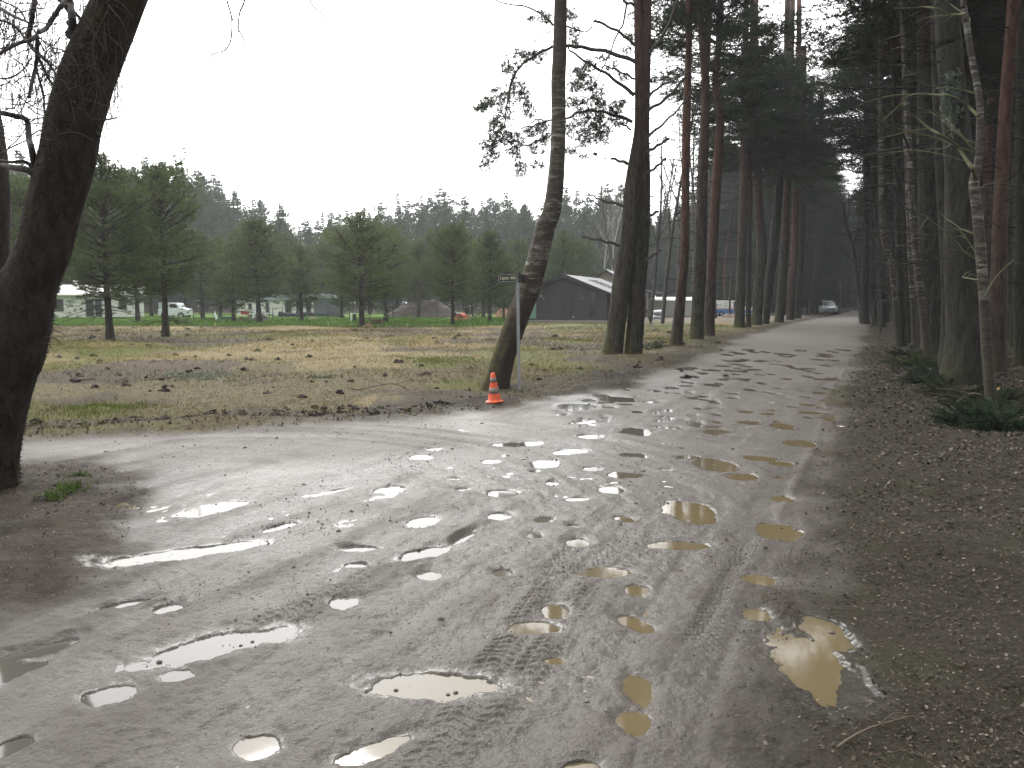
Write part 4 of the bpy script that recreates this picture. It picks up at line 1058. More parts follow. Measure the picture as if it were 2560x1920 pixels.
# ------------------------------------------------------------------ distant treeline
FAR = []
for i, (z0, zc, R, shp, te) in enumerate(((4, 9, 2.7, 1.15, 40), (6, 12, 3.0, 1.2, 35), (3, 6, 2.5, 0.95, 20), (7, 13, 2.8, 1.35, 45), (5, 9, 2.5, 1.05, 30))):
    bb, nd = pine_crown(300 + i, 22.0, z0, zc, R, whorl=0.55, nb=6, dens=9.0, k=7, L=0.45, W=0.10, top_el=te, low_el=-5, clump=0.35, droop=0.02, twig=False, shape=shp, irr=0.4)
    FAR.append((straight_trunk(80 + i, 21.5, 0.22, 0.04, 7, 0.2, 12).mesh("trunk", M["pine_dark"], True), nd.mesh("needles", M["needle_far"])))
prof_x = [-300, 0, 200, 300, 380, 430, 470, 520, 580, 625, 660, 690, 740, 800, 870, 970, 1040, 1090, 1150, 1200, 1280, 1340, 1400, 1500, 1650, 1850]
prof_y = [310, 318, 330, 345, 336, 358, 372, 404, 424, 424, 478, 440, 450, 438, 418, 402, 412, 405, 432, 405, 395, 400, 415, 400, 400, 520]
fr = random.Random(21)
for row_i, (Y0, cut) in enumerate(((122, 30), (136, 8), (150, 0), (166, 14), (184, 30))):
    px = -120.0
    while px < 1700:
        Y = Y0 + fr.uniform(-5, 5)
        ty = float(np.interp(px, prof_x, prof_y)) + cut + abs(fr.gauss(0, 15)) - 4
        if row_i == 0 and 560 < px < 1250: ty += 45
        H = (650 - ty) / FPX * Y + 1.65; s = H / 22.0
        w = s * fr.uniform(0.85, 1.25)
        make_tree("distant_pine", FAR[fr.randrange(5)], ((px - CX) / FPX * Y, Y, -0.1), fr.uniform(0, 6.28), (w, w, s),
                  "hazy tall pine in the distant treeline beyond the houses and lawn", "pines of the distant treeline", names=("trunk", "needles"))
        px += fr.uniform(2.6, 4.6) / Y * FPX

# ------------------------------------------------------------------ forest on both sides of the road
FT = [straight_trunk(90 + i, 18 + 0.4 * i, 0.21 + 0.02 * i, 0.08, 10, 0.25, 20).mesh("trunk", M[("pine_dark", "pine", "pine_dark", "pine_red")[i]], True) for i in range(4)]
SPR = []
for i in range(2):
    bb, nd = spruce_crown(400 + i, 9.0, 2.0, z0=0.7 + i, k=7, L=0.22, W=0.034)
    SPR.append((straight_trunk(95 + i, 8.8, 0.11, 0.02, 8, 0.04, 12).mesh("trunk", M["pine_dark"], True), bb.mesh("branches", M["pine_dark"]), nd.mesh("needles", M["spruce"])))
BARE = []
for i, (H, sp, kids) in enumerate(((9, 0.6, 5), (11, 0.45, 5), (7, 0.8, 6))):
    a, b = bare_tree(500 + i, H, 0.09, spread=sp, levels=4 if i < 2 else 3, kids=kids)
    BARE.append((a.mesh("trunk", M["twig"], True), b.mesh("branches", M["twig"])))
DEADST = []
placed = [(o.location.x, o.location.y) for o in COL.objects if o.parent is None and o.get("category") == "tree"]
def free(x, y, d): return all((x - a) ** 2 + (y - b_) ** 2 > d * d for a, b_ in placed)
fr = random.Random(33)
LOWC = []
for i, (H, z0, R) in enumerate(((21, 6.5, 2.8), (22, 8.0, 3.0))):
    bb, nd = tall_crown(150 + i, H, z0, R, k=8, L=0.20, W=0.034, dens=6.5)
    LOWC.append((bb.mesh("branches", M["pine_dark"]), nd.mesh("needles", M["needle"]), H))
def forest_pine(x, y, label, group, low=0.0):
    src = LOWC if fr.random() < low else TALL
    v = fr.randrange(len(src)); s = fr.uniform(0.85, 1.15)
    make_tree("forest_pine", (FT[fr.randrange(4)], src[v][0], src[v][1]), (x, y, gz(x, y) * 0.5 - 0.1), fr.uniform(0, 6.28), (s * fr.uniform(0.85, 1.25), s * fr.uniform(0.85, 1.25), s), label, group)
    placed.append((x, y))
LR_ = ("pine trunk deep in the dark wood right of the road", "pines of the dark wood right of the road")
n = 0; tries = 0
while n < 215 and tries < 9000:
    tries += 1
    y = 13 + 150 * fr.random() ** 1.35
    x = redge(y) + 2.6 + (0.24 * y + 8) * fr.random()
    if x / y > 0.80 or (y < 30 and x < redge(y) + 5.0): continue
    if not free(x, y, 1.2 + y * 0.006): continue
    forest_pine(x, y, *LR_, low=0.25 if y < 45 else 0.6); n += 1
LL_ = ("pine in the wood behind the roadside row, beyond the van and the yard", "pines of the wood behind the yard on the left side")
n = 0; tries = 0
while n < 78 and tries < 6000:
    tries += 1
    y = 96 + 90 * fr.random(); x = y * fr.uniform(0.235, 0.425)
    if x > redge(y) - 7.5: continue
    if not free(x, y, 2.2): continue
    forest_pine(x, y, *LL_, low=0.7); n += 1
# pines closing in over the far half of the road
for i in range(52):
    y = 55 + 112 * fr.random(); x = redge(y) + (fr.uniform(1.0, 2.6) if i % 2 == 0 else -fr.uniform(6.0, 8.5)) - (2.0 if y > 120 else 0)
    if not free(x, y, 1.6) or (i % 2 == 1 and y < 92): continue
    forest_pine(x, y, "pine at the very edge of the far half of the road" , "pines edging the far half of the road", low=1.0)
# the wood goes on beside and behind the camera, keeping the light off the near ground
for i in range(46):
    for k_ in range(40):
        y = fr.uniform(-30, 13); x = fr.uniform(6.5, 30) if i < 26 else fr.uniform(-22, 26)
        if i >= 26: y = fr.uniform(-34, -9)
        if (y > 4 and x / max(y, 1) < 0.95) or not free(x, y, 2.6): continue
        forest_pine(x, y, "pine of the wood beside and behind the viewpoint", "pines of the wood around the viewpoint"); break
# across the far end of the road
for i in range(16):
    y = 172 + 16 * fr.random(); x = y * fr.uniform(0.40, 0.47)
    forest_pine(x, y, "hazy pine closing the far end of the dirt road", "pines closing the far end of the road", low=0.8)
# spruces and saplings under them
for i in range(84):
    side = i % 2
    y = 26 + 110 * fr.random() if side else 88 + 70 * fr.random()
    x = redge(y) + 4.5 + 0.16 * y * fr.random() if side else min(y * fr.uniform(0.25, 0.40), redge(y) - 7)
    if not free(x, y, 1.0): continue
    s = fr.uniform(0.6, 1.25) if side else fr.uniform(0.9, 1.7)
    make_tree("spruce_tree", SPR[i % 4 // 2], (x, y, -0.05), fr.uniform(0, 6), s, "dark young spruce under the tall pines right of the road" if side else "dark young spruce under the pines behind the yard", "young spruces right of the road" if side else "young spruces behind the yard")
bt = [(1405,64,0,1.0),(1430,58,1,1.05),(1460,70,0,1.1),(1520,66,1,1.0),(1545,75,0,1.1),(1575,80,1,1.2),(1390,82,0,1.2),(1490,88,1,1.3),(1340,96,0,1.2),(1660,72,0,0.9),(1745,88,1,0.9),(1785,105,2,0.9),(1800,112,2,1.0),(1810,100,0,0.9),(1790,118,2,1.1),(1860,60,1,0.7),(1880,48,0,0.7),(1900,40,1,0.6),(1935,34,0,0.55),(1985,30,1,0.5),(2030,30,0,0.6),(2110,24,1,0.5),(2165,20,0,0.5)]
for i, (px, Y, v, s) in enumerate(bt):
    left = px < 1830
    s *= 1.5 if px < 1560 else 1.0
    make_tree("bare_tree", BARE[v], ((px - CX) / FPX * Y, Y, -0.1), i * 1.3, s, "leafless tree with fine grey twigs behind the roadside pines" if left else "leafless sapling with fine twigs among the pines right of the road",
              "leafless trees behind the roadside row" if left else "leafless saplings right of the road", names=("trunk", "branches"))
for i in range(26):
    Y = fr.uniform(96, 118); px = fr.uniform(330, 1300); s = fr.uniform(0.5, 1.0)
    make_tree("bare_tree", BARE[i % 3], ((px - CX) / FPX * Y, Y, -0.1), i, s, "leafless grey-brown tree at the foot of the distant treeline", "leafless trees below the distant treeline", names=("trunk", "branches"))
wb_ = [a for a in (bare_tree(520, 12, 0.10, spread=0.35, levels=3, kids=6),)][0]
wm = (wb_[0].mesh("trunk", simple("pale_birch_trunk", (0.42, 0.41, 0.38), 0.8), True), wb_[1].mesh("branches", simple("pale_birch_twig", (0.30, 0.27, 0.25), 0.8)))
make_tree("pale_birch", wm, ((1322 - CX) / FPX * 112, 112, 0), 0.5, 1.25, "pale bare birch rising above the dark house roof", names=("trunk", "branches"))
make_tree("pale_birch", wm, ((1303 - CX) / FPX * 114, 114, 0), 2.5, 1.1, "fainter pale bare birch left of the one above the roof", names=("trunk", "branches"))
a, b = bare_tree(530, 3.6, 0.06, lean=(0.35, 0), spread=0.7, levels=3, kids=4)
r = empty("dead_tree", ((893 - CX) / FPX * 62, 62, 0)); tag(r, "crooked leafless little tree in front of the earth mound", "tree")
a.build("trunk", M["twig_brown"], r, True); b.build("branches", M["twig_brown"], r)
r = empty("far_wood", (0, 0, 0)); bpy.data.objects.remove(r)
# the wood that closes the view far behind, too dense to count
fw = MB(); R2 = np.random.default_rng(77)
n = 26000
ang = R2.uniform(-0.72, 0.72, n); rad = R2.uniform(196, 240, n)
topz = 12 + 9 * vnoise(ang * 60, ang * 0 + 1.0, 4) + 4 * vnoise(ang * 200, rad * 0.1, 5)
C = np.stack([np.sin(ang) * rad, np.cos(ang) * rad, R2.uniform(0, 1, n) ** 0.8 * topz], 1)
fw.needles(C, np.tile([0, 0, 0.5], (n, 1)), 1.5, 0.5, 5, 0.9, R2)
for i in range(260):
    a_ = R2.uniform(-0.7, 0.72); q = R2.uniform(194, 205); fw.tube([(math.sin(a_) * q, math.cos(a_) * q, 0), (math.sin(a_) * q, math.cos(a_) * q, 13)], [0.22, 0.12], 5, cap=False)
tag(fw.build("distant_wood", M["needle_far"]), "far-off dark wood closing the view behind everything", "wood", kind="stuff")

# ------------------------------------------------------------------ houses and yard
def mb_box(name, mat, parent, dims, bev=0.0, **k):
    b = MB(); b.box(*dims, **k); return b.build(name, mat, parent)
dark_clad = simple("dark_cladding", (0.047, 0.044, 0.050), 0.75, bump=0.2)
t = NT("grey_metal_roof"); tc = t.n("TexCoord").outputs["Object"]
w = t.n("TexWave", {"Vector": tc, "Scale": 0.9, "Distortion": 0.0}, bands_direction='Y').outputs[1]
roof_m = t.done(t.princ(t.mix(t.mapr(w, 0.6, 0.95), (0.13, 0.135, 0.145), (0.06, 0.062, 0.068)), 0.55, t.bump(w, 0.4, 0.03), Metallic=0.0))
dark_trim = simple("black_trim", (0.022, 0.023, 0.026), 0.6)
glassm = simple("window_glass", (0.02, 0.025, 0.027), 0.08, var=0.3)
concrete = simple("pale_concrete", (0.30, 0.285, 0.26), 0.85, bump=0.3)
curtain = simple("green_curtain", (0.22, 0.36, 0.31), 0.8)
white_w = simple("white_render", (0.62, 0.62, 0.60), 0.85)
beige_w = simple("beige_render", (0.30, 0.265, 0.22), 0.85)
white_p = simple("white_paint", (0.72, 0.73, 0.73), 0.4)
steel = simple("galvanised_steel", (0.33, 0.35, 0.36), 0.5, 0.6, var=0.2, scale=14)

YH = 61.0
hx = (1217 - CX) / FPX * YH
house = empty("dark_house", (hx, YH, 0.0), math.radians(-19)); tag(house, "single-storey house with charcoal cladding, light grey roof and gable facing the field", "house")
W, L, ZE, ZR, FL = 3.32, 12.0, 2.20, 3.50, 0.20
b = MB(); b.prism([(-W, FL), (W, FL), (W, ZE + 0.08), (0, ZR - 0.02), (-W, ZE + 0.08)], 0, L); b.build("wall", dark_clad, house)
mb_box("foundation", concrete, house, (-W + 0.03, W + 0.05, -0.08, L, -0.3, FL))
rf = MB()
th = 0.13
for sgn in (-1, 1):
    x1, z1 = sgn * (W + 0.42), ZE - 0.10
    rf.prism([(0, ZR + 0.02), (x1, z1), (x1, z1 + th), (0, ZR + 0.02 + th)], -0.30, L + 0.3)
roof = rf.build("roof", roof_m, house)
tb = MB()
for sgn in (-1, 1):
    x1, z1 = sgn * (W + 0.46), ZE - 0.14
    tb.prism([(0, ZR - 0.08), (x1, z1 - 0.02), (x1, z1 + th + 0.01), (0, ZR + 0.08 + th)], -0.36, -0.303)
    tb.box(min(x1, x1 + 0.08 * sgn), max(x1, x1 + 0.08 * sgn), -0.36, L + 0.3, z1 + 0.0, z1 + 0.10)
tb.build("fascia", dark_trim, house)
sb_ = MB()
for i in range(7):
    u0 = 0.30 + i * 0.085
    x, z = u0 * (W + 0.42), ZR + 0.02 + th + 0.07 - u0 * (ZR + 0.02 - ZE + 0.10)
    sb_.box(x - 0.02, x + 0.02, 3.3, 6.4, z - 0.02, z + 0.03)
for yy in (3.4, 6.3):
    sb_.add([(0.28 * (W + 0.42), yy, 3.62 - 0.28 * 1.42), (0.84 * (W + 0.42), yy, 3.62 - 0.84 * 1.42), (0.84 * (W + 0.42), yy + 0.05, 3.64 - 0.84 * 1.42), (0.28 * (W + 0.42), yy + 0.05, 3.64 - 0.28 * 1.42)], quad=[(0, 1, 2, 3)])
sb_.build("panel_rails", dark_trim, house)
def frame_in(parent, name, x0, x1, z0, z1, mat, fm, y=0.0, fr_=0.05):
    f = MB(); f.box(x0 - fr_, x0, y - 0.035, y + 0.02, z0 - fr_, z1 + fr_); f.box(x1, x1 + fr_, y - 0.035, y + 0.02, z0 - fr_, z1 + fr_); f.box(x0, x1, y - 0.035, y + 0.02, z1, z1 + fr_); f.box(x0, x1, y - 0.035, y + 0.02, z0 - fr_, z0)
    fo = f.build(name, fm, parent); mb_box("pane", mat, fo, (x0, x1, y - 0.012, y + 0.02, z0, z1)); return fo
frame_in(house, "window", -3.1, -2.15, 0.32, 2.02, curtain, dark_trim)
dr = frame_in(house, "door", -0.12, 0.62, 0.27, 2.22, simple("smoked_door", (0.028, 0.030, 0.033), 0.3), dark_trim)
frame_in(house, "window", 2.02, 2.42, 0.45, 2.25, glassm, dark_trim)
sm = MB()
for x in (-1.15, 0.98, 1.98, 2.62): sm.box(x - 0.012, x + 0.012, -0.012, 0.002, FL, ZR - abs(x) * 0.40 - 0.1)
sm.build("cladding_joint", dark_trim, house)
for x, z, mt in ((-1.75, 2.02, white_p), (-1.55, 1.83, steel), (1.45, 1.84, steel), (0.78, 0.45, white_p)):
    l = MB(); l.lathe([(0.0, -0.05), (0.05, -0.05), (0.065, 0.0), (0.05, 0.05), (0.0, 0.05)], 10, (x, -0.05, z), [[1, 0, 0], [0, 0, 1], [0, -1, 0]]); l.build("wall_lamp", mt, house)
bank = MB()
# second house behind it
YG = 80.0
h2 = empty("beige_house", ((1306 - CX) / FPX * YG, YG, 0), math.radians(-14)); tag(h2, "beige house with dark gabled roof half hidden behind the charcoal house", "house")
b = MB(); b.prism([(-1.9, 0), (3.7, 0), (3.7, 2.7), (2.2, 3.1), (0, 4.55), (-1.9, 3.3)], 0, 7); b.build("wall", beige_w, h2)
b = MB(); b.prism([(0, 4.62), (-2.3, 3.12), (-2.3, 3.27), (0, 4.79)], -0.35, 7.3); b.prism([(0, 4.62), (2.6, 2.95), (4.0, 2.7), (4.0, 2.85), (2.6, 3.12), (0, 4.79)], -0.35, 7.3); rf2 = b.build("roof", simple("dark_roof", (0.075, 0.082, 0.09), 0.45), h2)
b = MB(); b.prism([(3.8, 2.42), (4.5, 3.55), (5.3, 2.42)], -2.2, -0.4); b.build("porch_gable", dark_trim, h2)
b = MB(); b.prism([(4.0, 2.5), (4.1, 2.75), (5.9, 2.45), (5.9, 2.35)], -2.6, 1.0); b.build("porch_roof", simple("porch_roof_metal", (0.13, 0.145, 0.165), 0.4), h2)
for x in (4.25, 4.7, 5.7):
    mb_box("post", beige_w, h2, (x, x + 0.14, -2.2, -2.06, 0, 2.38))

# pale site cabin
YC = 80.0
cx0, cx1 = (1410 - CX) / FPX * YC, (1500 - CX) / FPX * YC
cb = empty("site_cabin", (cx0, YC, -0.04)); tag(cb, "pale grey site cabin with rounded white roof behind the roadside pines", "cabin")
Wc = cx1 - cx0
mb_box("body", simple("pale_panel", (0.42, 0.44, 0.40), 0.6), cb, (0, Wc, 0, 2.2, 0.16, 1.68))
mb_box("chassis", dark_trim, cb, (0.2, Wc - 0.1, 0.1, 2.0, 0.0, 0.16))
b = MB(); a_ = np.linspace(0, math.pi, 12); prof = [(0.0, 1.683)] + [(1.1 - 1.2 * math.cos(t_), 1.70 + 0.38 * math.sin(t_)) for t_ in a_]
V0 = [( -0.05, y, z) for y, z in prof]; V1 = [(Wc + 0.05, y, z) for y, z in prof]; nq = len(prof)
b.add(V0 + V1, quad=[(i, (i + 1) % nq, nq + (i + 1) % nq, nq + i) for i in range(nq)], tri=[(0, i, i + 1) for i in range(1, nq - 1)] + [(nq, nq + i + 1, nq + i) for i in range(1, nq - 1)])
b.build("roof", simple("white_tarpaulin", (0.80, 0.83, 0.85), 0.4), cb)
b = MB(); b.add([(-0.02, 0, 1.66), (-0.55, 0, 0.1), (-0.55, 2.0, 0.1), (-0.02, 2.0, 1.66), (-0.06, 0, 1.66), (-0.61, 0, 0.1), (-0.61, 2.0, 0.1), (-0.06, 2.0, 1.66)], quad=[(0, 1, 2, 3), (7, 6, 5, 4), (0, 4, 5, 1), (3, 2, 6, 7), (0, 3, 7, 4), (1, 5, 6, 2)])
b.build("side_flap", simple("pale_flap", (0.42, 0.42, 0.36), 0.7), cb)
bagm = simple("shrink_wrap", (0.50, 0.55, 0.60), 0.3, var=0.2, scale=9, bump=0.4)
YBg = 72.0
for i, (z, lab) in enumerate(((0.20, "lower wrapped white bag stacked before the site cabin"), (0.62, "upper wrapped white bag stacked before the site cabin"))):
    b = MB(); b.blob((0, 0, 0), (0.60 - 0.05 * (1 - i), 0.45, 0.23), seed=i + 1, rough=0.2, nu=20, nv=10)
    o = b.build("wrapped_bag", bagm, smooth=True); o.location = ((1421 - CX) / FPX * YBg + 0.05 * i, YBg, z); tag(o, lab, "bag", "wrapped bags by the cabin")

# van with open side door
YV = 84.0
vx0, vx1 = (1541 - CX) / FPX * YV, (1630 - CX) / FPX * YV
LV = vx1 - vx0; HV = 1.66
van = empty("delivery_van", (vx0, YV, 0.0)); tag(van, "white and blue van with its dark side door open behind the roadside pines", "van")
k = LV / 4.4
prof = [(0, 0.30), (4.0, 0.30), (4.38, 0.36), (4.40, 0.78), (4.22, 0.92), (3.62, 1.02), (3.10, 1.62), (2.9, 1.68), (0.12, 1.72), (0.0, 1.60)]
b = MB(); b.prism([(x * k, z) for x, z in prof], 0, 1.7); b.build("body", simple("van_white", (0.86, 0.88, 0.88), 0.3), van)
b = MB(); b.box(0.005, 2.02 * k, -0.008, 0.0, 0.34, 0.80); b.box(2.95 * k, 4.3 * k, -0.008, 0.0, 0.36, 0.70); b.build("blue_stripe", simple("van_blue", (0.035, 0.19, 0.46), 0.35), van)
b = MB(); b.box(0.005, 2.02 * k, -0.008, 0.0, 0.85, 0.92); b.box(2.95 * k, 4.3 * k, -0.008, 0.0, 0.75, 0.84); b.build("orange_stripe", simple("van_orange", (0.50, 0.20, 0.06), 0.35), van)
mb_box("dark_doorway_panel", simple("van_inside_shade", (0.010, 0.011, 0.013), 0.9), van, (2.06 * k, 2.92 * k, -0.010, 0.01, 0.36, 1.58))  # flat panel on the closed side; near-black colour stands for shade inside
b = MB(); b.add([(3.02 * k, -0.012, 1.10), (3.54 * k, -0.012, 1.10), (3.14 * k, -0.012, 1.54), (3.02 * k, -0.012, 1.54), (3.02 * k, 0.0, 1.10), (3.54 * k, 0.0, 1.10), (3.14 * k, 0.0, 1.54), (3.02 * k, 0.0, 1.54)], quad=[(0, 1, 2, 3), (0, 4, 5, 1), (1, 5, 6, 2), (2, 6, 7, 3), (3, 7, 4, 0)]); b.build("side_window", glassm, van)
lg = MB()      # emblem: picture frame block and a curl, with a line of small text under it
for x0_, x1_, z0_, z1_ in ((0.18, 0.22, 1.10, 1.36), (0.30, 0.36, 1.08, 1.34), (0.40, 0.52, 1.30, 1.34), (0.46, 0.50, 1.08, 1.30), (0.55, 0.72, 1.10, 1.13), (0.66, 0.72, 1.13, 1.36), (0.22, 0.34, 1.20, 1.24)):
    lg.box(x0_ * k, x1_ * k, -0.012, -0.001, z0_, z1_)
for i in range(16):
    t0 = 0.5 + i * 0.3; lg.box((1.20 + 0.13 * math.cos(t0)) * k - 0.02, (1.20 + 0.13 * math.cos(t0)) * k + 0.02, -0.012, -0.001, 1.34 + 0.13 * math.sin(t0) - 0.02, 1.34 + 0.13 * math.sin(t0) + 0.02)
lg.box(1.22 * k, 1.42 * k, -0.012, -0.001, 1.19, 1.23)
for i in range(11): lg.box((0.92 + i * 0.065) * k, (0.96 + i * 0.065) * k, -0.012, -0.001, 1.07, 1.11)
lg.build("lettering", simple("van_lettering", (0.16, 0.24, 0.30), 0.5), van)
tyre = simple("tyre_rubber", (0.018, 0.018, 0.018), 0.8); rim = simple("wheel_rim", (0.30, 0.31, 0.32), 0.4, 0.5)
def wheel(parent, x, y, z, r, w, axis='y'):
    Rm = [[1, 0, 0], [0, 0, 1], [0, -1, 0]] if axis == 'y' else [[0, 0, 1], [0, 1, 0], [-1, 0, 0]]
    e = MB(); e.lathe([(r * 0.55, -w / 2), (r * 0.93, -w / 2), (r, -w / 3), (r, w / 3), (r * 0.93, w / 2), (r * 0.55, w / 2)], 20, (x, y, z), Rm); wo_ = e.build("wheel", tyre, parent, True)
    e = MB(); e.lathe([(0.0, -w / 2 + 0.02), (r * 0.5, -w / 2 + 0.01), (r * 0.56, -w / 2), (r * 0.56, w / 2), (r * 0.5, w / 2 - 0.01), (0, w / 2 - 0.02)], 16, (x, y, z), Rm); e.build("rim", rim, wo_, True)
for x in (0.8, 3.65):
    for y in (0.08, 1.62): wheel(van, x * k, y, 0.30, 0.30, 0.2)

# silver car parked beside the road, front towards the camera
YS = 98.0
sx = (1785 - CX) / FPX * YS
car = empty("silver_car", (sx - 0.02, YS, 0.0), math.radians(-12)); tag(car, "silver estate car parked on the verge left of the road, front facing the camera", "car")
silver = simple("silver_paint", (0.52, 0.57, 0.60), 0.28, 0.3)
def loft(mb, secs):
    """secs: list of (y, [(x,z)...]) cross-sections with the same count"""
    n = len(secs[0][1]); V = [(x, y, z) for y, s_ in secs for x, z in s_]; q = []
    for i in range(len(secs) - 1):
        for j in range(n): q.append((i * n + j, i * n + (j + 1) % n, (i + 1) * n + (j + 1) % n, (i + 1) * n + j))
    tri = [(0, j + 1, j) for j in range(1, n - 1)] + [((len(secs) - 1) * n, (len(secs) - 1) * n + j, (len(secs) - 1) * n + j + 1) for j in range(1, n - 1)]
    mb.add(V, quad=q, tri=tri)
def sec(w, zb, zt, wt): return [(-w, zb), (w, zb), (w + 0.03, (zb + zt) / 2), (wt, zt - 0.05), (wt * 0.85, zt), (-wt * 0.85, zt), (-wt, zt - 0.05), (-w - 0.03, (zb + zt) / 2)]
b = MB(); loft(b, [(-2.25, sec(0.74, 0.36, 0.80, 0.68)), (-2.12, sec(0.83, 0.26, 0.93, 0.77)), (-1.25, sec(0.87, 0.24, 1.05, 0.80)), (0.0, sec(0.88, 0.22, 1.07, 0.82)), (1.9, sec(0.87, 0.24, 1.08, 0.80)), (2.2, sec(0.80, 0.34, 1.02, 0.72))]); b.build("body", silver, car, True)
b = MB(); loft(b, [(-1.30, [(-0.76, 1.0), (0.76, 1.0), (0.76, 1.02), (0.70, 1.04), (-0.70, 1.04), (-0.76, 1.02)]), (-0.50, [(-0.78, 1.0), (0.78, 1.0), (0.72, 1.3), (0.60, 1.56), (-0.60, 1.56), (-0.72, 1.3)]), (1.3, [(-0.78, 1.0), (0.78, 1.0), (0.72, 1.3), (0.60, 1.62), (-0.60, 1.62), (-0.72, 1.3)]), (1.95, [(-0.74, 1.0), (0.74, 1.0), (0.70, 1.2), (0.56, 1.46), (-0.56, 1.46), (-0.70, 1.2)])]); b.build("cabin_glass", glassm, car)
b = MB(); loft(b, [(-0.56, [(-0.62, 1.545), (0.62, 1.545), (0.58, 1.60), (-0.58, 1.60)]), (0.3, [(-0.64, 1.60), (0.64, 1.60), (0.58, 1.67), (-0.58, 1.67)]), (1.4, [(-0.63, 1.59), (0.63, 1.59), (0.57, 1.66), (-0.57, 1.66)])]); b.build("roof", silver, car, True)
for s_ in (-1, 1):
    b = MB(); b.tube([(s_ * 0.60, -0.4, 1.66), (s_ * 0.60, 0.4, 1.73), (s_ * 0.60, 1.3, 1.69)], 0.02, 6); b.build("roof_rail", silver, car)
    b = MB(); b.blob((s_ * 0.67, -2.14, 0.72), (0.13, 0.10, 0.09), 1, 0.05); b.build("headlight", simple("headlight_glass", (0.6, 0.65, 0.66), 0.15), car, True)
    b = MB(); b.blob((s_ * 0.95, -0.75, 1.06), (0.10, 0.06, 0.07), 2, 0.05); b.build("mirror", silver, car, True)
    b = MB(); b.tube([(s_ * 0.77, -1.28, 1.03), (s_ * 0.61, -0.52, 1.57)], 0.035, 6); b.build("windscreen_pillar", silver, car)
mb_box("grille", dark_trim, car, (-0.45, 0.45, -2.27, -2.2, 0.60, 0.72)); mb_box("bumper", simple("bumper_grey", (0.27, 0.28, 0.29), 0.5), car, (-0.80, 0.80, -2.34, -2.1, 0.36, 0.54))
mb_box("number_plate", white_p, car, (-0.26, 0.26, -2.36, -2.343, 0.43, 0.54))
for x in (-0.76, 0.76):
    for y in (-1.45, 1.40): wheel(car, x, y, 0.32, 0.32, 0.20, 'x')

# utility cabinet, bollard, street lamp
r = empty("utility_cabinet", ((1735.5 - CX) / FPX * 92, 92, 0)); tag(r, "tall narrow grey utility cabinet left of the silver car", "cabinet")
gcab = simple("cabinet_grey", (0.26, 0.31, 0.34), 0.5)
mb_box("body", gcab, r, (-0.15, 0.15, -0.12, 0.12, 0.08, 1.33)); mb_box("plinth", concrete, r, (-0.13, 0.13, -0.10, 0.10, -0.2, 0.08)); b = MB(); b.prism([(-0.17, 1.333), (0.17, 1.333), (0.15, 1.38), (-0.15, 1.38)], -0.14, 0.14); b.build("lid", gcab, r)
b = MB(); b.lathe([(0.0, -0.2), (0.075, -0.2), (0.075, 0.92), (0.05, 0.98), (0, 1.0)], 10); o = b.build("bollard", concrete, smooth=True); o.location = ((1758 - CX) / FPX * 96, 96, 0); tag(o, "short pale post between the utility cabinet and the silver car", "bollard")
r = empty("street_lamp", ((1812 - CX) / FPX * 128, 128, 0)); tag(r, "street lamp on a slim pole far down the road", "street lamp")
b = MB(); b.tube([(0, 0, 0), (0, 0, 4.2)], [0.06, 0.04], 8); b.build("pole", concrete, r)
b = MB(); b.tube([(0, 0, 4.15), (-0.1, 0, 4.45), (-0.5, 0, 4.55)], 0.03, 6); b.build("arm", steel, r)
b = MB(); b.prism([(-0.85, 4.42), (-0.35, 4.55), (-0.35, 4.62), (-0.8, 4.55)], -0.12, 0.12); b.build("lamp_head", white_p, r)
# ------------------------------------------------------------------ left side houses
YW = 78.0
wx = (148 - CX) / FPX * YW; wx1 = (287 - CX) / FPX * YW
hw = empty("white_house", (wx, YW, 0), math.radians(26)); tag(hw, "white house with pale metal roof behind the nearest young pine at left", "house")
LW = (wx1 - wx) * 1.13; LW0 = -3.5
mb_box("wall", white_w, hw, (LW0, LW - 0.25, 0, 7, -0.1, 2.2))
b = MB(); b.add([(LW0 - 0.2, -0.5, 2.15), (LW, -0.5, 2.15), (LW, 3.2, 3.15), (LW0 - 0.2, 3.2, 3.15), (LW0 - 0.2, -0.5, 2.27), (LW, -0.5, 2.27), (LW, 3.2, 3.27), (LW0 - 0.2, 3.2, 3.27)], quad=[(0, 3, 2, 1), (4, 5, 6, 7), (0, 1, 5, 4), (1, 2, 6, 5), (3, 7, 6, 2), (0, 4, 7, 3)])
b.add([(LW0 - 0.2, 3.2, 3.15), (LW, 3.2, 3.15), (LW, 7.4, 2.15), (LW0 - 0.2, 7.4, 2.15), (LW0 - 0.2, 3.2, 3.27), (LW, 3.2, 3.27), (LW, 7.4, 2.27), (LW0 - 0.2, 7.4, 2.27)], quad=[(0, 3, 2, 1), (4, 5, 6, 7), (0, 1, 5, 4), (1, 2, 6, 5), (3, 7, 6, 2), (0, 4, 7, 3)])
b.build("roof", simple("pale_metal_roof", (0.55, 0.54, 0.52), 0.45), hw)
mb_box("chimney", white_w, hw, (0.5, 1.0, 2.8, 3.3, 2.9, 3.75))
for x0, x1, z0, z1 in ((-1.0, -0.3, 0.7, 1.75), (1.7, 2.3, 0.15, 1.75), (2.5, 3.0, 0.15, 1.75), (4.6, 5.2, 0.9, 1.75)): frame_in(hw, "window", x0, x1, z0, z1, glassm, simple("grey_frame", (0.12, 0.12, 0.12), 0.6), fr_=0.07)
YM = 90.0
mx = (515 - CX) / FPX * YM
hm = empty("long_white_house", (mx, YM, 0)); tag(hm, "long white house with dark narrow windows seen through the pines behind the lawn", "house")
def mxp(p): return (p - 515) / FPX * YM
mb_box("wall", white_w, hm, (mxp(515), mxp(681), 0, 6, -0.1, 1.72))
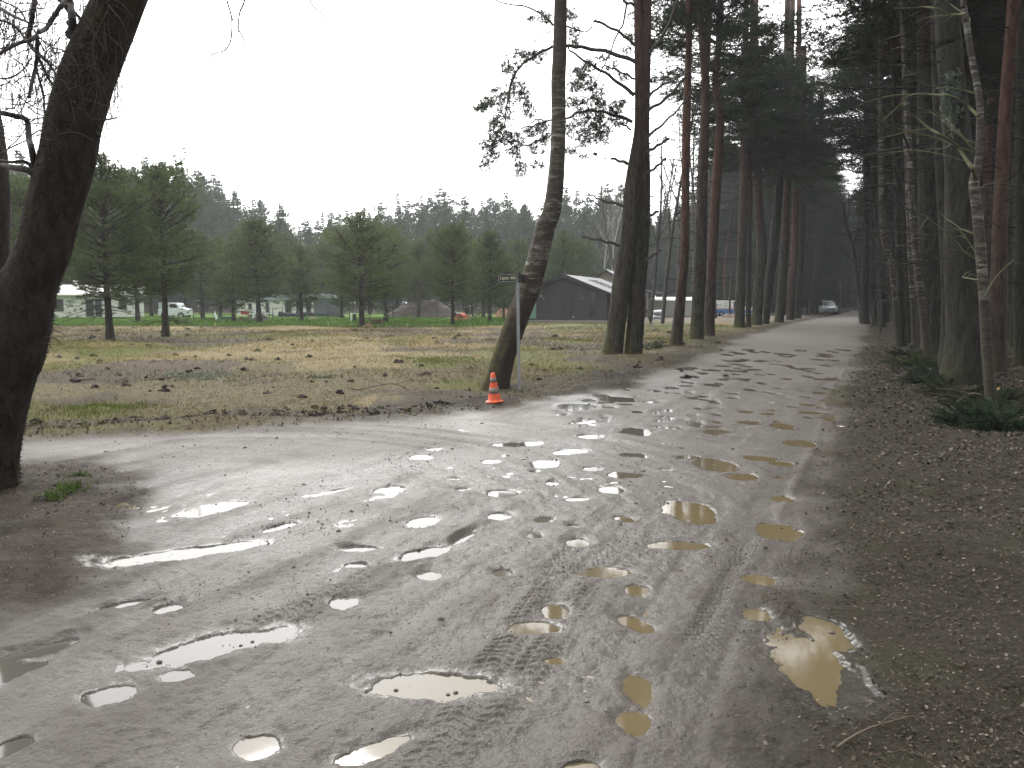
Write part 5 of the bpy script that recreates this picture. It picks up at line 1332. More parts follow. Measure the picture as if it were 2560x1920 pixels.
mb_box("dark_extension", simple("slate_cladding", (0.075, 0.085, 0.095), 0.6), hm, (mxp(681), mxp(727), -0.3, 5, -0.1, 1.95))
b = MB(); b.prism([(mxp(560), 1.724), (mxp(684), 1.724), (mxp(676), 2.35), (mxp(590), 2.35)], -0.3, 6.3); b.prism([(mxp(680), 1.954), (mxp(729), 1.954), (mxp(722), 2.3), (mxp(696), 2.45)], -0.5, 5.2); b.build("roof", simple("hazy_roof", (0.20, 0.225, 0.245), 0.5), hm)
for a_, c_, z0, z1 in ((540, 546, 0.75, 1.35), (577, 583, 0.4, 1.4), (619, 631, 0.35, 1.60), (643, 655, 0.4, 1.60), (664, 673, 0.4, 1.60)): frame_in(hm, "window", mxp(a_), mxp(c_), z0, z1, glassm, simple("pale_frame", (0.15, 0.17, 0.19), 0.6), fr_=0.06)

YP = 76.0
def xp(px, Y): return (px - CX) / FPX * Y
tk = empty("white_truck", (xp(345, YP), YP, -0.05)); tag(tk, "white pickup truck parked behind the second young pine at left", "truck")
b = MB(); b.prism([(0.0, 0.35), (2.6, 0.35), (2.62, 0.9), (2.45, 1.0), (2.0, 1.06), (1.72, 1.5), (1.0, 1.52), (0.95, 0.95), (0, 0.95)], 0, 1.6); b.build("body", simple("truck_white", (0.62, 0.66, 0.68), 0.35), tk)
mb_box("load_cover", simple("load_grey", (0.32, 0.37, 0.37), 0.6), tk, (0.02, 0.9, 0.05, 1.55, 0.955, 1.55))
b = MB(); b.add([(1.1, -0.01, 1.05), (1.85, -0.01, 1.05), (1.62, -0.01, 1.42), (1.1, -0.01, 1.42)], quad=[(0, 1, 2, 3)]); b.build("side_window", glassm, tk)
for x in (0.55, 2.1):
    for y in (0.08, 1.52): wheel(tk, x, y, 0.33, 0.33, 0.2)

# ------------------------------------------------------------------ heaps and yard clutter on the plots
def heap(name, px, Y, w, hgt, dep, mat, label, cat, seed=1, prof=None):
    b = MB(); n1, n2 = 40, 14
    u = np.linspace(-1, 1, n1); v = np.linspace(-1, 1, n2); U, Vv = np.meshgrid(u, v)
    Z = np.clip(1 - np.abs(U) ** 1.7, 0, 1) * np.clip(1 - np.abs(Vv) ** 1.6, 0, 1)
    if prof: Z = Z ** 0.3 * np.interp(U, prof[0], prof[1]) * np.clip(1 - np.abs(Vv) ** 2, 0, 1)
    Z = Z * hgt * (1 + 0.35 * fbm(U * 3 + seed, Vv * 2, 1.0, 4, seed)) - 0.03
    V = np.stack([U * w / 2, Vv * dep / 2, Z], -1).reshape(-1, 3)
    q = [(i * n1 + j, i * n1 + j + 1, (i + 1) * n1 + j + 1, (i + 1) * n1 + j) for i in range(n2 - 1) for j in range(n1 - 1)]
    b.add(V, quad=q); o = b.build(name, mat); o.location = (xp(px, Y), Y, 0); tag(o, label, cat); return o
earth = simple("grey_earth", (0.10, 0.085, 0.078), 0.95, var=0.35, scale=2, bump=0.6)
heap("earth_mound", 915, 80, 8.2, 1.72, 3.5, earth, "large grey-brown earth mound behind the lawn", "earth mound", 2, ([-1, -0.75, -0.5, -0.25, 0.0, 0.3, 0.6, 1], [0.05, 0.5, 0.95, 0.9, 0.95, 1.0, 0.75, 0.05]))
heap("sand_pile", 1092, 84, 2.6, 1.05, 2.0, simple("orange_sand", (0.30, 0.165, 0.105), 0.95), "small orange sand pile behind the leaning birch", "sand pile", 3)
heap("compost_heap", 566, 66, 1.75, 0.62, 1.3, simple("dark_compost", (0.045, 0.038, 0.034), 0.95, bump=0.6), "dark compost heap on the lawn at the foot of a wide pine", "compost heap", 4)
heap("rubble_pile", 1575, 78, 2.4, 0.45, 1.4, simple("rubble", (0.15, 0.115, 0.095), 0.9, var=0.7, scale=4, bump=0.8), "low pile of planks and rubble in front of the van", "rubble pile", 6)
YT_ = 71
tp = empty("tarpaulin_stack", (xp(997, YT_), YT_, 0)); tag(tp, "stack covered with a bright orange-red tarpaulin on the lawn", "covered stack")
b = MB(); n1, n2 = 22, 10; U, Vv = np.meshgrid(np.linspace(-1, 1, n1), np.linspace(-1, 1, n2))
Z = np.clip((1 - np.abs(U) ** 3), 0, 1) * np.clip(1 - np.abs(Vv) ** 4, 0, 1) * (0.50 + 0.08 * np.sin(U * 9 + Vv * 4)) * np.interp(U, [-1, -0.6, 0.7, 1], [0.7, 1.0, 1.1, 0.7])
b.add(np.stack([U * 0.70, Vv * 0.5, Z - 0.02], -1).reshape(-1, 3), quad=[(i * n1 + j, i * n1 + j + 1, (i + 1) * n1 + j + 1, (i + 1) * n1 + j) for i in range(n2 - 1) for j in range(n1 - 1)])
b.build("tarpaulin", simple("orange_tarpaulin", (0.62, 0.085, 0.035), 0.45), tp, True)
b = MB(); b.box(-0.42, 0.02, -0.3, 0.3, 0.56, 0.64); b.build("top_board", white_p, tp)
b = MB(); b.box(0.55, 0.90, 0.4, 0.45, 0, 0.46); b.build("side_panel", simple("pale_board", (0.38, 0.37, 0.30), 0.8), tp)
def prop(name, px, py0, py1, px1, mat, label, cat, Y=None, depth=0.4, top=0.0):
    Y = Y or DY(py1); x0, x1 = xp(px, Y), xp(px1, Y); z1 = 1.65 - (py0 - 650) / FPX * Y; b = MB()
    w = x1 - x0
    b.prism([(-w / 2, -0.03), (w / 2, -0.03), (w / 2 * (1 - top), z1), (-w / 2 * (1 - top) * 0.9, z1 * 0.97)], 0, depth)
    o = b.build(name, mat); o.location = ((x0 + x1) / 2, Y, 0); tag(o, label, cat); return o
tarp_b = simple("black_tarpaulin", (0.014, 0.018, 0.022), 0.9, spec=0.1, bump=0.3)
sheet = MB()
for (a_, c_, top_, bot, lab) in ((695 - 0, 0, 0, 0, ""),): pass
def tarp_sheet(px0, px1, ptop, Y, label, seed):
    n = 24; u = np.linspace(0, 1, n); x = xp(px0, Y) + (xp(px1, Y) - xp(px0, Y)) * u; ht = (1.65 - (ptop - 650) / FPX * Y) * (1 - 0.55 * u) * (1 + 0.1 * np.sin(u * 12 + seed))
    V = []
    for k_, (yy, hh) in enumerate(((0, 0.0), (0.15, 0.8), (0.5, 1.0), (0.9, 0.85), (1.1, 0))): V += [(x[i] - x[0], yy + 0.05 * math.sin(i), ht[i] * hh - 0.02) for i in range(n)]
    b = MB(); b.add(V, quad=[(k_ * n + i, k_ * n + i + 1, (k_ + 1) * n + i + 1, (k_ + 1) * n + i) for k_ in range(4) for i in range(n - 1)])
    o = b.build("tarpaulin", tarp_b, smooth=True); o.location = (x[0], Y, 0); tag(o, label, "tarpaulin")
tarp_sheet(602, 656, 673, 82, "long black tarpaulin in front of the long white house", 1)
tarp_sheet(640, 700, 671, 84, "black tarpaulin behind the first, sloping to the right by the white house", 2)
tarp_sheet(684, 730, 675, 83, "black tarpaulin by the dark extension of the white house", 3)
prop("green_tub", 476, 683, 694.5, 501, simple("green_plastic", (0.035, 0.11, 0.065), 0.5), "dark green tub at the left end of the lawn clutter", "tub", depth=0.8, top=-0.1)
# slatted pallet stack
YY = DY(696); pal = empty("pallet_stack", (xp(520, YY), YY, 0)); tag(pal, "brown wooden pallet stack beside the green tub", "pallets")
wood = simple("weathered_wood", (0.20, 0.13, 0.09), 0.85, var=0.3)
for i in range(3):
    b = MB(); z = i * 0.16
    for xx in (-0.62, -0.05, 0.52): b.box(xx, xx + 0.1, 0.02, 0.78, z, z + 0.09)
    for yy in (0.0, 0.17, 0.34, 0.51, 0.68): b.box(-0.65, 0.65, yy, yy + 0.1, z + 0.092, z + 0.115)
    b.build("pallet", wood, pal)
red = simple("red_paint", (0.45, 0.04, 0.035), 0.45)
YY = 76; wbw = empty("wheelbarrow", (xp(530, YY), YY, 0.0)); tag(wbw, "red wheelbarrow behind the pallet stack", "wheelbarrow")
b = MB(); b.prism([(-0.28, 0.38), (0.25, 0.38), (0.42, 0.68), (-0.42, 0.68)], 0, 0.5); b.build("tray", red, wbw)
b = MB(); b.tube([(-0.75, 0.05, 0.6), (0.4, 0.2, 0.3)], 0.02, 6); b.build("handle", steel, wbw); b = MB(); b.tube([(-0.75, 0.45, 0.6), (0.4, 0.3, 0.3)], 0.02, 6); b.build("handle", steel, wbw); wheel(wbw, 0.45, 0.25, 0.2, 0.2, 0.08)
sackm = simple("white_cloth", (0.66, 0.70, 0.76), 0.7, bump=0.3)
def hanging(px, p0, p1, Y, w, label, seed):
    zt, zb = 1.65 - (p0 - 650) / FPX * Y, 1.65 - (p1 - 650) / FPX * Y; n = 8; V = []
    for i in range(n):
        f = i / (n - 1); ww = w * (0.18 + 0.82 * f ** 0.7) * (1 + 0.12 * math.sin(i * 2 + seed))
        for a_ in np.linspace(0, 6.283, 9)[:-1]: V.append((ww / 2 * math.cos(a_) + 0.05 * math.sin(f * 4 + seed), 0.12 * math.sin(a_) * (0.3 + f), zt + (zb - zt) * f))
    b = MB(); b.add(V, quad=[(i * 8 + j, i * 8 + (j + 1) % 8, (i + 1) * 8 + (j + 1) % 8, (i + 1) * 8 + j) for i in range(n - 1) for j in range(8)], tri=[(0, j + 1, j) for j in range(1, 7)] + [((n - 1) * 8, (n - 1) * 8 + j, (n - 1) * 8 + j + 1) for j in range(1, 7)])
    o = b.build("cloth_sack", sackm, smooth=True); o.location = (xp(px, Y), Y, 0); tag(o, label, "sack")
hanging(553, 666, 689, 66.4, 0.42, "white sack hanging on the wire fence right of the pallets", 1)
hanging(507, 668, 688, 66.4, 0.26, "narrow white sack hanging on the fence left of the pallets", 2)
hanging(468, 672, 690, 66.4, 0.22, "small white sack on the fence near the left end of the lawn", 4)
prop("post_wrap", 758, 674, 695.5, 761.5, white_p, "thin upright white board beside the dark stump on the lawn", "board", depth=0.04)
prop("tree_stump", 762.5, 678, 696.5, 770, simple("stump_bark", (0.06, 0.055, 0.05), 0.9), "dark stump right of the thin white board", "stump", depth=0.3, top=0.15)
prop("crate", 731, 682, 687, 744, tarp_b, "low black crate on the grass right of the tarpaulins", "crate", Y=79, depth=0.5)
b = MB(); b.blob((0, 0, 0), (0.20, 0.14, 0.15), 3, 0.3); o = b.build("white_bundle", sackm, smooth=True); o.location = (xp(741, 79), 79.25, 0.26); tag(o, "crumpled white bundle on the low black crate", "bundle")
prop("plywood_board", 668, 683, 692, 685, simple("plywood", (0.42, 0.38, 0.24), 0.8), "pale plywood board leaning in front of the black tarpaulins", "board", depth=0.04, top=0.02)
prop("sign_block", 479, 692, 700, 486, simple("pinkish_stone", (0.36, 0.28, 0.26), 0.9), "pinkish block on the lawn edge in front of the green tub", "stone block", depth=0.15, top=0.05)
prop("sign_block", 516, 693, 701, 524, simple("pinkish_stone_b", (0.38, 0.30, 0.28), 0.9), "pinkish tilted block on the lawn edge in front of the pallet stack", "stone block", depth=0.15, top=0.4)
for i in range(5):
    pass
YY = DY(707); bs = empty("brick_stack", (xp(796, YY), YY, 0)); tag(bs, "small stack of pale orange bricks at the foot of the broad pine", "bricks")
bm = simple("pale_brick", (0.42, 0.25, 0.17), 0.85, var=0.3)
for i, (x, z) in enumerate(((-0.26, 0), (0.0, 0), (0.26, 0), (-0.14, 0.085), (0.13, 0.085), (0.0, 0.17))): mb_box("brick", bm, bs, (x - 0.12, x + 0.12, 0, 0.12, z, z + 0.08))
YY = DY(703); ccp = empty("compost_crate", (xp(813, YY), YY, 0)); tag(ccp, "low wooden slatted compost crate by the broad pine", "crate")
for i in range(3): mb_box("slat", wood, ccp, (-0.42, 0.42, 0, 0.03, 0.06 + i * 0.14, 0.15 + i * 0.14))
for x in (-0.42, 0.36): mb_box("corner_post", wood, ccp, (x, x + 0.07, 0.032, 0.11, 0, 0.5))
mb_box("leaf_pile", simple("leaf_pile", (0.06, 0.05, 0.03), 0.95), ccp, (-0.36, 0.34, 0.115, 0.6, 0, 0.38))
for i, px in enumerate((466, 709.5)):
    b = MB(); b.tube([(0, 0, -0.1), (0.01, 0, 0.33)], 0.02, 6); o = b.build("survey_stake", simple("yellow_stake%d" % i, (0.6, 0.5, 0.13), 0.7)); o.location = (xp(px, 51), 51, 0)
    tag(o, "yellow survey stake at the lawn edge " + ("near the left pinkish block" if i == 0 else "below the black tarpaulins"), "stake")
# wire fence across the lawn
fn = empty("wire_fence", (0, 66.4, 0)); tag(fn, "thin wire fence on dark posts crossing the lawn", "fence")
fm = simple("fence_post_dark", (0.03, 0.033, 0.03), 0.7)
pxs = [420, 466, 507, 553, 584, 590.5, 612, 664, 710, 756, 800, 849, 895, 944, 992, 1040]
for i, p in enumerate(pxs):
    b = MB(); b.tube([(xp(p, 66.4), 0, -0.2), (xp(p, 66.4) + 0.02 * math.sin(i * 3), 0, 1.12)], 0.028, 6); b.build("fence_post", fm, fn)
for z in (0.35, 0.7, 1.03):
    b = MB(); X = np.linspace(xp(420, 66.4), xp(1040, 66.4), 120); b.tube(np.stack([X, 0 * X + 0.03, z - 0.02 * np.abs(np.sin((X) * 1.7))], 1), 0.006, 4); b.build("wire", fm, fn)
bn = empty("bunting", (xp(1094, 74), 74, 0)); tag(bn, "sagging string of small white and green flags above the orange tarpaulin", "bunting")
P = smooth_path([at(a_, c_, 74) - np.array([xp(1094, 74), 74, 0]) for a_, c_ in ((945, 650), (968, 656), (985, 661), (1000, 662.5), (1015, 660), (1026, 657))], 40)
b = MB(); b.tube(P, 0.012, 4); b.build("rope", fm, bn)
fl1, fl2 = simple("flag_white", (0.6, 0.64, 0.63), 0.7), simple("flag_green", (0.12, 0.34, 0.27), 0.7)
for i in range(1, 39, 2):
    p = P[i]; b = MB(); b.add([p + [-0.05, 0.0, 0], p + [0.05, 0.0, 0], p + [0.0, 0.01, -0.10], p + [-0.05, 0.012, 0], p + [0.05, 0.012, 0]], tri=[(0, 1, 2), (3, 2, 4), (0, 3, 4), (0, 4, 1), (0, 2, 3), (1, 4, 2)]); b.build("flag", fl1 if i % 4 == 1 else fl2, bn)
for i, (p, q) in enumerate(((944, 690), (1027, 690))):
    b = MB(); b.tube([(xp(p, 74) , 74, 0), (xp(p, 74), 74, 1.65 - ((650 if i == 0 else 657) - 650) / FPX * 74 + 0.02)], 0.025, 6); o = b.build("flag_pole", fm, bn); o.location = (-bn.location.x, -74, 0)

# ------------------------------------------------------------------ traffic cone
YC_ = DY(871)
cn = empty("traffic_cone", (at(1068.5, 871, YC_)[0], YC_, gz(at(1068.5, 871, YC_)[0], YC_) + 0.004)); cn.rotation_euler = (0.0, math.radians(-3.5), 0.3); tag(cn, "orange traffic cone with two dirty grey bands standing at the road edge", "traffic cone")
cn.scale = (0.97, 0.97, 0.97)
def cone_mat(name, c1, c2):
    t = NT(name); tc = t.n("TexCoord").outputs["Object"]; z = t.n("SeparateXYZ", {"Vector": tc}).outputs[2]
    dirt = t.math('MULTIPLY', t.mapr(t.noise(tc, 14, 5), 0.42, 0.65), t.mapr(z, 0.5, 0.0, 0.45, 1.0))
    return t.done(t.princ(t.mix(dirt, c1, c2), 0.5))
orange = cone_mat("cone_orange", (0.78, 0.085, 0.018), (0.40, 0.11, 0.05)); band = cone_mat("cone_band", (0.23, 0.19, 0.17), (0.15, 0.11, 0.085))
def rz_(z): return 0.112 + (0.032 - 0.112) * (z - 0.03) / 0.46
b = MB(); b.add([], None) if False else None
b.lathe([(0.0, 0.002), (0.150, 0.002), (0.158, 0.012), (0.150, 0.022), (0.128, 0.030), (0.114, 0.040), (rz_(0.05), 0.05), (rz_(0.15), 0.15), (rz_(0.27), 0.27), (rz_(0.37), 0.37), (rz_(0.48), 0.48), (0.026, 0.492), (0.018, 0.492), (0.016, 0.44)], 32)
b.build("body", orange, cn, True)
for z0, z1 in ((0.155, 0.245), (0.335, 0.415)):
    b = MB(); b.lathe([(rz_(z0) - 0.001, z0 - 0.001), (rz_(z0) + 0.002, z0), (rz_(z1) + 0.002, z1), (rz_(z1) - 0.001, z1 + 0.001)], 32); b.build("reflective_band", band, cn, True)

# ------------------------------------------------------------------ street sign
YS_ = DY(838)
sg = empty("street_sign", (at(1122, 838, YS_)[0], YS_, 0.0)); tag(sg, "black street name sign Lapsu iela on a square galvanised post", "street sign")
SGW = np.array(sg.location)
pb = MB(); top = at(1117.8, 606, YS_) - SGW; hw_ = 0.030
V = [(-hw_, -hw_, -0.3), (hw_, -hw_, -0.3), (hw_, hw_, -0.3), (-hw_, hw_, -0.3)]; T_ = [(top[0] + x, y, top[2] + 0.05) for x, y, _ in V]
pb.add(V + T_, quad=[(0, 1, 5, 4), (1, 2, 6, 5), (2, 3, 7, 6), (3, 0, 4, 7), (4, 5, 6, 7)]); pb.build("post", steel, sg)
x0, x1 = (at(1075.5, 600, YS_) - SGW)[0], (at(1117.5, 600, YS_) - SGW)[0]; z0, z1 = (at(1100, 609.5, YS_) - SGW)[2], (at(1100, 592, YS_) - SGW)[2]
black = simple("sign_black", (0.012, 0.014, 0.018), 0.35); silverb = simple("sign_border", (0.40, 0.42, 0.42), 0.4); letm = simple("sign_lettering", (0.60, 0.60, 0.42), 0.5)
pe = empty("name_plate", ((x0 + x1) / 2, -0.05, (z0 + z1) / 2), parent=sg); pe.rotation_euler = (0, math.radians(-1.2), math.radians(4))
w2, h2_ = (x1 - x0) / 2, (z1 - z0) / 2
bpy.data.objects.remove(pe)
Rt = np.array(Matrix.Rotation(math.radians(4), 3, 'Z') @ Matrix.Rotation(math.radians(-1.2), 3, 'Y')); OO = ((x0 + x1) / 2, -0.06, (z0 + z1) / 2)
b = MB(); b.box(-w2, w2, -0.012, 0.012, -h2_, h2_, R=Rt, o=OO); plate = b.build("name_plate", black, sg)
def rrect(hw, hh, r, n=6):
    pts = []
    for cx_, cz_, a0 in ((hw - r, hh - r, 0), (-hw + r, hh - r, 90), (-hw + r, -hh + r, 180), (hw - r, -hh + r, 270)):
        for i in range(n): a_ = math.radians(a0 + 90 * i / (n - 1)); pts.append((cx_ + r * math.cos(a_), cz_ + r * math.sin(a_)))
    return pts
o1, o2 = rrect(w2 - 0.010, h2_ - 0.010, 0.026), rrect(w2 - 0.018, h2_ - 0.018, 0.020); n = len(o1)
V = [(x, -0.0155, z) for x, z in o1] + [(x, -0.0155, z) for x, z in o2] + [(x, -0.0115, z) for x, z in o1] + [(x, -0.0115, z) for x, z in o2]
b = MB(); b.add(np.array(V) @ Rt.T + OO, quad=[(i, (i + 1) % n, n + (i + 1) % n, n + i) for i in range(n)] + [(i, 2 * n + i, 2 * n + (i + 1) % n, (i + 1) % n) for i in range(n)] + [(n + i, n + (i + 1) % n, 3 * n + (i + 1) % n, 3 * n + i) for i in range(n)])
b.build("border", silverb, plate)
cu = bpy.data.curves.new("lettering", 'FONT'); cu.body = "Lapsu iela"; cu.size = 0.090; cu.align_x = 'CENTER'; cu.align_y = 'CENTER'; cu.extrude = 0.002; cu.offset = 0.0014; cu.space_character = 1.02
to = bpy.data.objects.new("lettering_curve", cu); COL.objects.link(to)
dg = bpy.context.evaluated_depsgraph_get(); me = bpy.data.meshes.new_from_object(to.evaluated_get(dg)); bpy.data.objects.remove(to); bpy.data.curves.remove(cu)
xs_ = [v.co.x for v in me.vertices]; wtxt = max(xs_) - min(xs_); kx = (2 * w2 * 0.80) / wtxt
me.transform(Matrix.Translation(OO) @ Matrix(Rt).to_4x4() @ Matrix.Translation((0, -0.016, 0.006)) @ Matrix.Rotation(math.pi / 2, 4, 'X') @ Matrix.Diagonal((kx, 1.12, 1, 1)))
me.materials.clear(); me.materials.append(letm); lo = bpy.data.objects.new("lettering", me); COL.objects.link(lo); lo.parent = plate
# bracket and second plate seen nearly edge-on
b = MB(); bx = top[0]
b.box(bx - 0.012 + 0.035, bx + 0.012 + 0.035, -0.075, 0.06, z0 - 0.01, z1 + 0.045); b.build("bracket", dark_trim, sg)
R2_ = np.array(Matrix.Rotation(math.radians(72), 3, 'Z')); OO2 = (bx + 0.085, 0.14, (z0 + z1) / 2 - 0.005)
b = MB(); b.box(-0.19, 0.19, -0.010, 0.010, -h2_, h2_, R=R2_, o=OO2); b.build("side_plate", simple("sign_back", (0.045, 0.045, 0.045), 0.6), sg)

# ------------------------------------------------------------------ branches and sticks on the ground
def stick(name, pts, w, mat, label, cat="branch", extra=(), dz=0.03):
    P0 = [G(a_, c_) for a_, c_, *_ in pts]; P = []
    for i, (p, q) in enumerate(zip(pts, P0)):
        if len(p) > 2: P.append(at(p[0], p[1], p[2]))
        else: P.append((q[0], q[1], gz(q[0], q[1]) + dz))
    P = np.array(P); o0 = P[0].copy(); S_ = smooth_path(P - o0, max(10, len(P) * 5))
    b = MB(); Yd = P[0][1]; b.tube(S_, np.linspace(w, w * 0.4, len(S_)) / FPX * Yd / 2, 6, rough=0.25, seed=3)
    for (t_, a_, ln) in extra:
        p0 = S_[int(t_ * (len(S_) - 1))]; d = np.array([math.cos(a_), math.sin(a_), 0.15]); b.tube([p0, p0 + d * ln * 0.5 + [0, 0, 0.02], p0 + d * ln], np.array([w * 0.5, w * 0.4, w * 0.2]) / FPX * Yd / 2, 5)
    o = b.build(name, mat, smooth=True); o.location = o0; tag(o, label, cat)
stick("fallen_stick", [(1808,1628),(1840,1608),(1880,1592),(1925,1584),(1958,1576)], 7, M["twig_brown"], "thin fallen stick on the litter at the lower right", extra=((0.6, 0.4, 0.15), (0.8, -0.3, 0.12)), dz=0.015)
stick("fallen_branch", [(2131,859,12.6),(2110,852,12.5),(2095,851,12.4),(2078,860,12.3),(2060,874,12.2),(2035,888,12.1),(2011,899,12.0)], 6, M["twig_brown"], "arched dry branch bent to the ground left of the white speckled birch", extra=((0.3, 2.9, 0.5), (0.5, 3.4, 0.6), (0.7, 2.6, 0.4)))
Yk = 15.2
stick("field_branch", [(760,853),(775,842,DY(850)),(800,836,DY(850)),(841,829,DY(850)),(862,832,DY(850)),(885,842,DY(850)),(908,852)], 3.2, M["twig_brown"], "arched bare twig lying in the dry grass near the side road", extra=((0.6, -0.6, 0.5), (0.45, 2.5, 0.3)))
stick("leaning_pole", [(1413,716),(1408,705,52),(1400,680,52.5),(1392,655,53)], 8, M["twig"], "dark leaning dead branch right of the twin pine", dz=0.0)
stick("dark_log", [(168,823),(190,822),(208,820)], 4, M["twig"], "short dark log in the field right of the mossy tree")
stick("pale_stick", [(250,826),(266,820),(283,812)], 3, M["twig_brown"], "short pale broken stick in the disturbed soil of the field")
stick("long_stick", [(335,828),(365,825),(398,822)], 3, M["twig_brown"], "long pale stick lying left of the grey-green plant patch")
b = MB(); b.prism([(-0.02, 0), (0.03, 0), (0.0, 0.16), (-0.03, 0.14)], 0, 0.02); b.add([(0, 0, 0), (0.22, 0, 0.015), (0.21, 0.03, 0.03), (0, 0.03, 0.03), (0.0, 0.015, 0.05)], tri=[(0, 1, 4), (1, 2, 4), (2, 3, 4), (3, 0, 4), (0, 2, 1), (0, 3, 2)])
o = b.build("broken_stump", simple("fresh_wood", (0.55, 0.36, 0.12), 0.7)); p = at(2158, 857, 13.6); o.location = p; tag(o, "fresh yellow splintered wood beside the white speckled birch", "broken wood")
b = MB(); b.tube([(0, 0, -0.75), (0.02, 0, 0.03)], [0.05, 0.04], 8); ob = b.build("bark", M["twig"], o)

# ------------------------------------------------------------------ small plants
def weed(name, px, py, n, L, W, col, label, cat, spread=0.2, el=0.6, k=1, seed=1, kind=None, hz=0.0):
    c = G(px, py); R_ = np.random.default_rng(seed); P = np.zeros((n, 3)); P[:, 0] = R_.normal(0, spread, n); P[:, 1] = R_.normal(0, spread, n)
    h = gzv(P[:, 0] + c[0], P[:, 1] + c[1])[0]; P[:, 2] = h + R_.uniform(0, hz + 1e-3, n)
    cc = np.array(col)[None] * R_.uniform(0.6, 1.4, (n, 1)); b = MB()
    b.needles(P, np.tile([0, 0, el], (n, 1)), L, W, k, 0.5, R_, col=cc)
    o = b.build(name, M["tint_leaf"]); o.location = (c[0], c[1], 0); tag(o, label, cat, kind="stuff" if name != "weed" else None); return o
weed("weed", 152, 1068, 60, 0.07, 0.02, (0.085, 0.13, 0.03), "small green weed in the dark soil left of the turning tracks", "weed", 0.06, 0.5, 3, 1)
weed("weed", 118, 1086, 40, 0.06, 0.02, (0.075, 0.11, 0.03), "smaller green weed nearer the camera in the dark soil", "weed", 0.05, 0.5, 3, 2)
weed("weed", 170, 1040, 30, 0.06, 0.02, (0.075, 0.11, 0.03), "tiny green weed at the back edge of the dark soil", "weed", 0.05, 0.5, 3, 3)
weed("plant_patch", 415, 820, 380, 0.07, 0.025, (0.16, 0.19, 0.13), "grey-green low plant patch in the middle of the field", "plant patch", 0.55, 0.6, 2, 4)
weed("plant_patch", 700, 821, 60, 0.08, 0.03, (0.10, 0.135, 0.09), "small grey-green plant in the field left of centre", "plant patch", 0.16, 0.6, 2, 5)
weed("grass_tuft", 215, 885, 900, 0.06, 0.010, (0.10, 0.135, 0.022), "bright green grass tuft by the side road's far edge", "grass tuft", 0.42, 1.2, 2, 6)
weed("grass_tuft", 945, 785, 1000, 0.06, 0.016, (0.11, 0.14, 0.03), "bright green grass patch in the middle of the field", "grass tuft", 0.8, 1.2, 2, 7)
def low_bush(px, py, rx, n, label, seed, col=(0.020, 0.036, 0.016), H=0.4):
    c = G(px, py); R_ = np.random.default_rng(seed); b = MB(); tw = MB()
    for i in range(n):
        a_ = R_.uniform(0, 6.28); q = rx * R_.uniform(0.1, 0.6); p0 = np.array([q * math.cos(a_), q * math.sin(a_), 0.0]); d = np.array([math.cos(a_), math.sin(a_), R_.uniform(0.1, 1.0)]); ln = R_.uniform(0.3, 0.8) * H * 1.5
        S_ = smooth_path([p0, p0 + d * ln * 0.5, p0 + d * ln + [0, 0, -0.12 * ln]], 12)
        tw.tube(S_, np.linspace(0.006, 0.002, 12), 4, cap=False)
        side = np.array([-d[1], d[0], 0.0])
        for sgn in (-1, 1): b.needles(S_[3:], np.tile(side * sgn * 0.8 + d * 0.5, (9, 1)), 0.09, 0.010, 9, 0.35, R_, col=np.tile(np.array(col) * R_.uniform(0.6, 1.5), (9, 1)))
    r = empty("spruce_bush", (c[0], c[1], gz(c[0], c[1]) - 0.03)); tag(r, label, "bush", "undergrowth sprigs between the right-hand trunks" if "sprig between" in label else None); tw.build("stems", M["twig"], r); b.build("needles", M["tint_leaf"], r)
low_bush(2110, 925, 0.4, 44, "low dark green spruce bush at the foot of the white speckled birch", 1)
low_bush(2185, 930, 0.6, 60, "low green spruce bush cut by the right edge of the photo", 2)
low_bush(2040, 835, 0.8, 60, "low green bush at the foot of the huge furrowed pine", 3)
low_bush(1985, 795, 0.9, 60, "low green bush between the birches and the stout pine", 4, (0.05, 0.07, 0.025))
for i, (px_, py_, rx_) in enumerate(((2065,862,0.5),(2020,812,0.6),(2150,905,0.45),(1965,770,0.7),(2175,880,0.5),(2000,785,0.6),(2100,880,0.4))):
    low_bush(px_, py_, rx_, 34, "dark low undergrowth sprig between the big right-hand trunks", 20 + i, (0.026, 0.036, 0.016), 0.3)
low_bush(1398, 757, 0.45, 26, "small green spruce sprig right of the twin pine's foot", 5, (0.045, 0.075, 0.03), 0.4)

# ------------------------------------------------------------------ uncountable ground cover
GR = np.random.default_rng(99)
def samples(n, ymin, ymax, tmin, tmax, power=1.6):
    y = ymin + (ymax - ymin) * GR.uniform(0, 1, n) ** power; x = y * GR.uniform(tmin, tmax, n); return x, y
def field_mask(x, y):
    h, sd, road, dep, right, patch, gs, nl = gzv(x, y, 0.08)
    return h, (road < 0.15), right, patch, sd
# dry grass of the field
x, y = samples(150000, 9.3, 54, -0.80, 0.36, 1.35)
h, off, right, patch, sd_ = field_mask(x, y)
m = off & (right < 0.5) & (patch < 0.3) & (GR.uniform(0, 1, len(x)) < 0.35 + 1.6 * np.clip(fbm(x, y, 2.5, 3, 7) + 0.25, 0, 1)) & (x < 0.36 * y + 0) & ((sd_ < -0.5) | (GR.uniform(0, 1, len(x)) < 0.35)) & ~((sd_ > -1.6) & (x > -2.0) & (GR.uniform(0, 1, len(x)) < 0.75))
x, y, h = x[m], y[m], h[m]; n = len(x)
so_, st_, gr_ = field_types(x, y); s3 = GR.uniform(0, 1, n)
straw, olive, brown, soilc = np.array([0.35, 0.28, 0.135]), np.array([0.15, 0.15, 0.034]), np.array([0.145, 0.115, 0.052]), np.array([0.072, 0.052, 0.034])
col = np.tile(brown, (n, 1)); R3 = GR.uniform(0, 1, (n, 4))
col = np.where((R3[:, 0] < 0.12)[:, None], straw * 0.8, col)
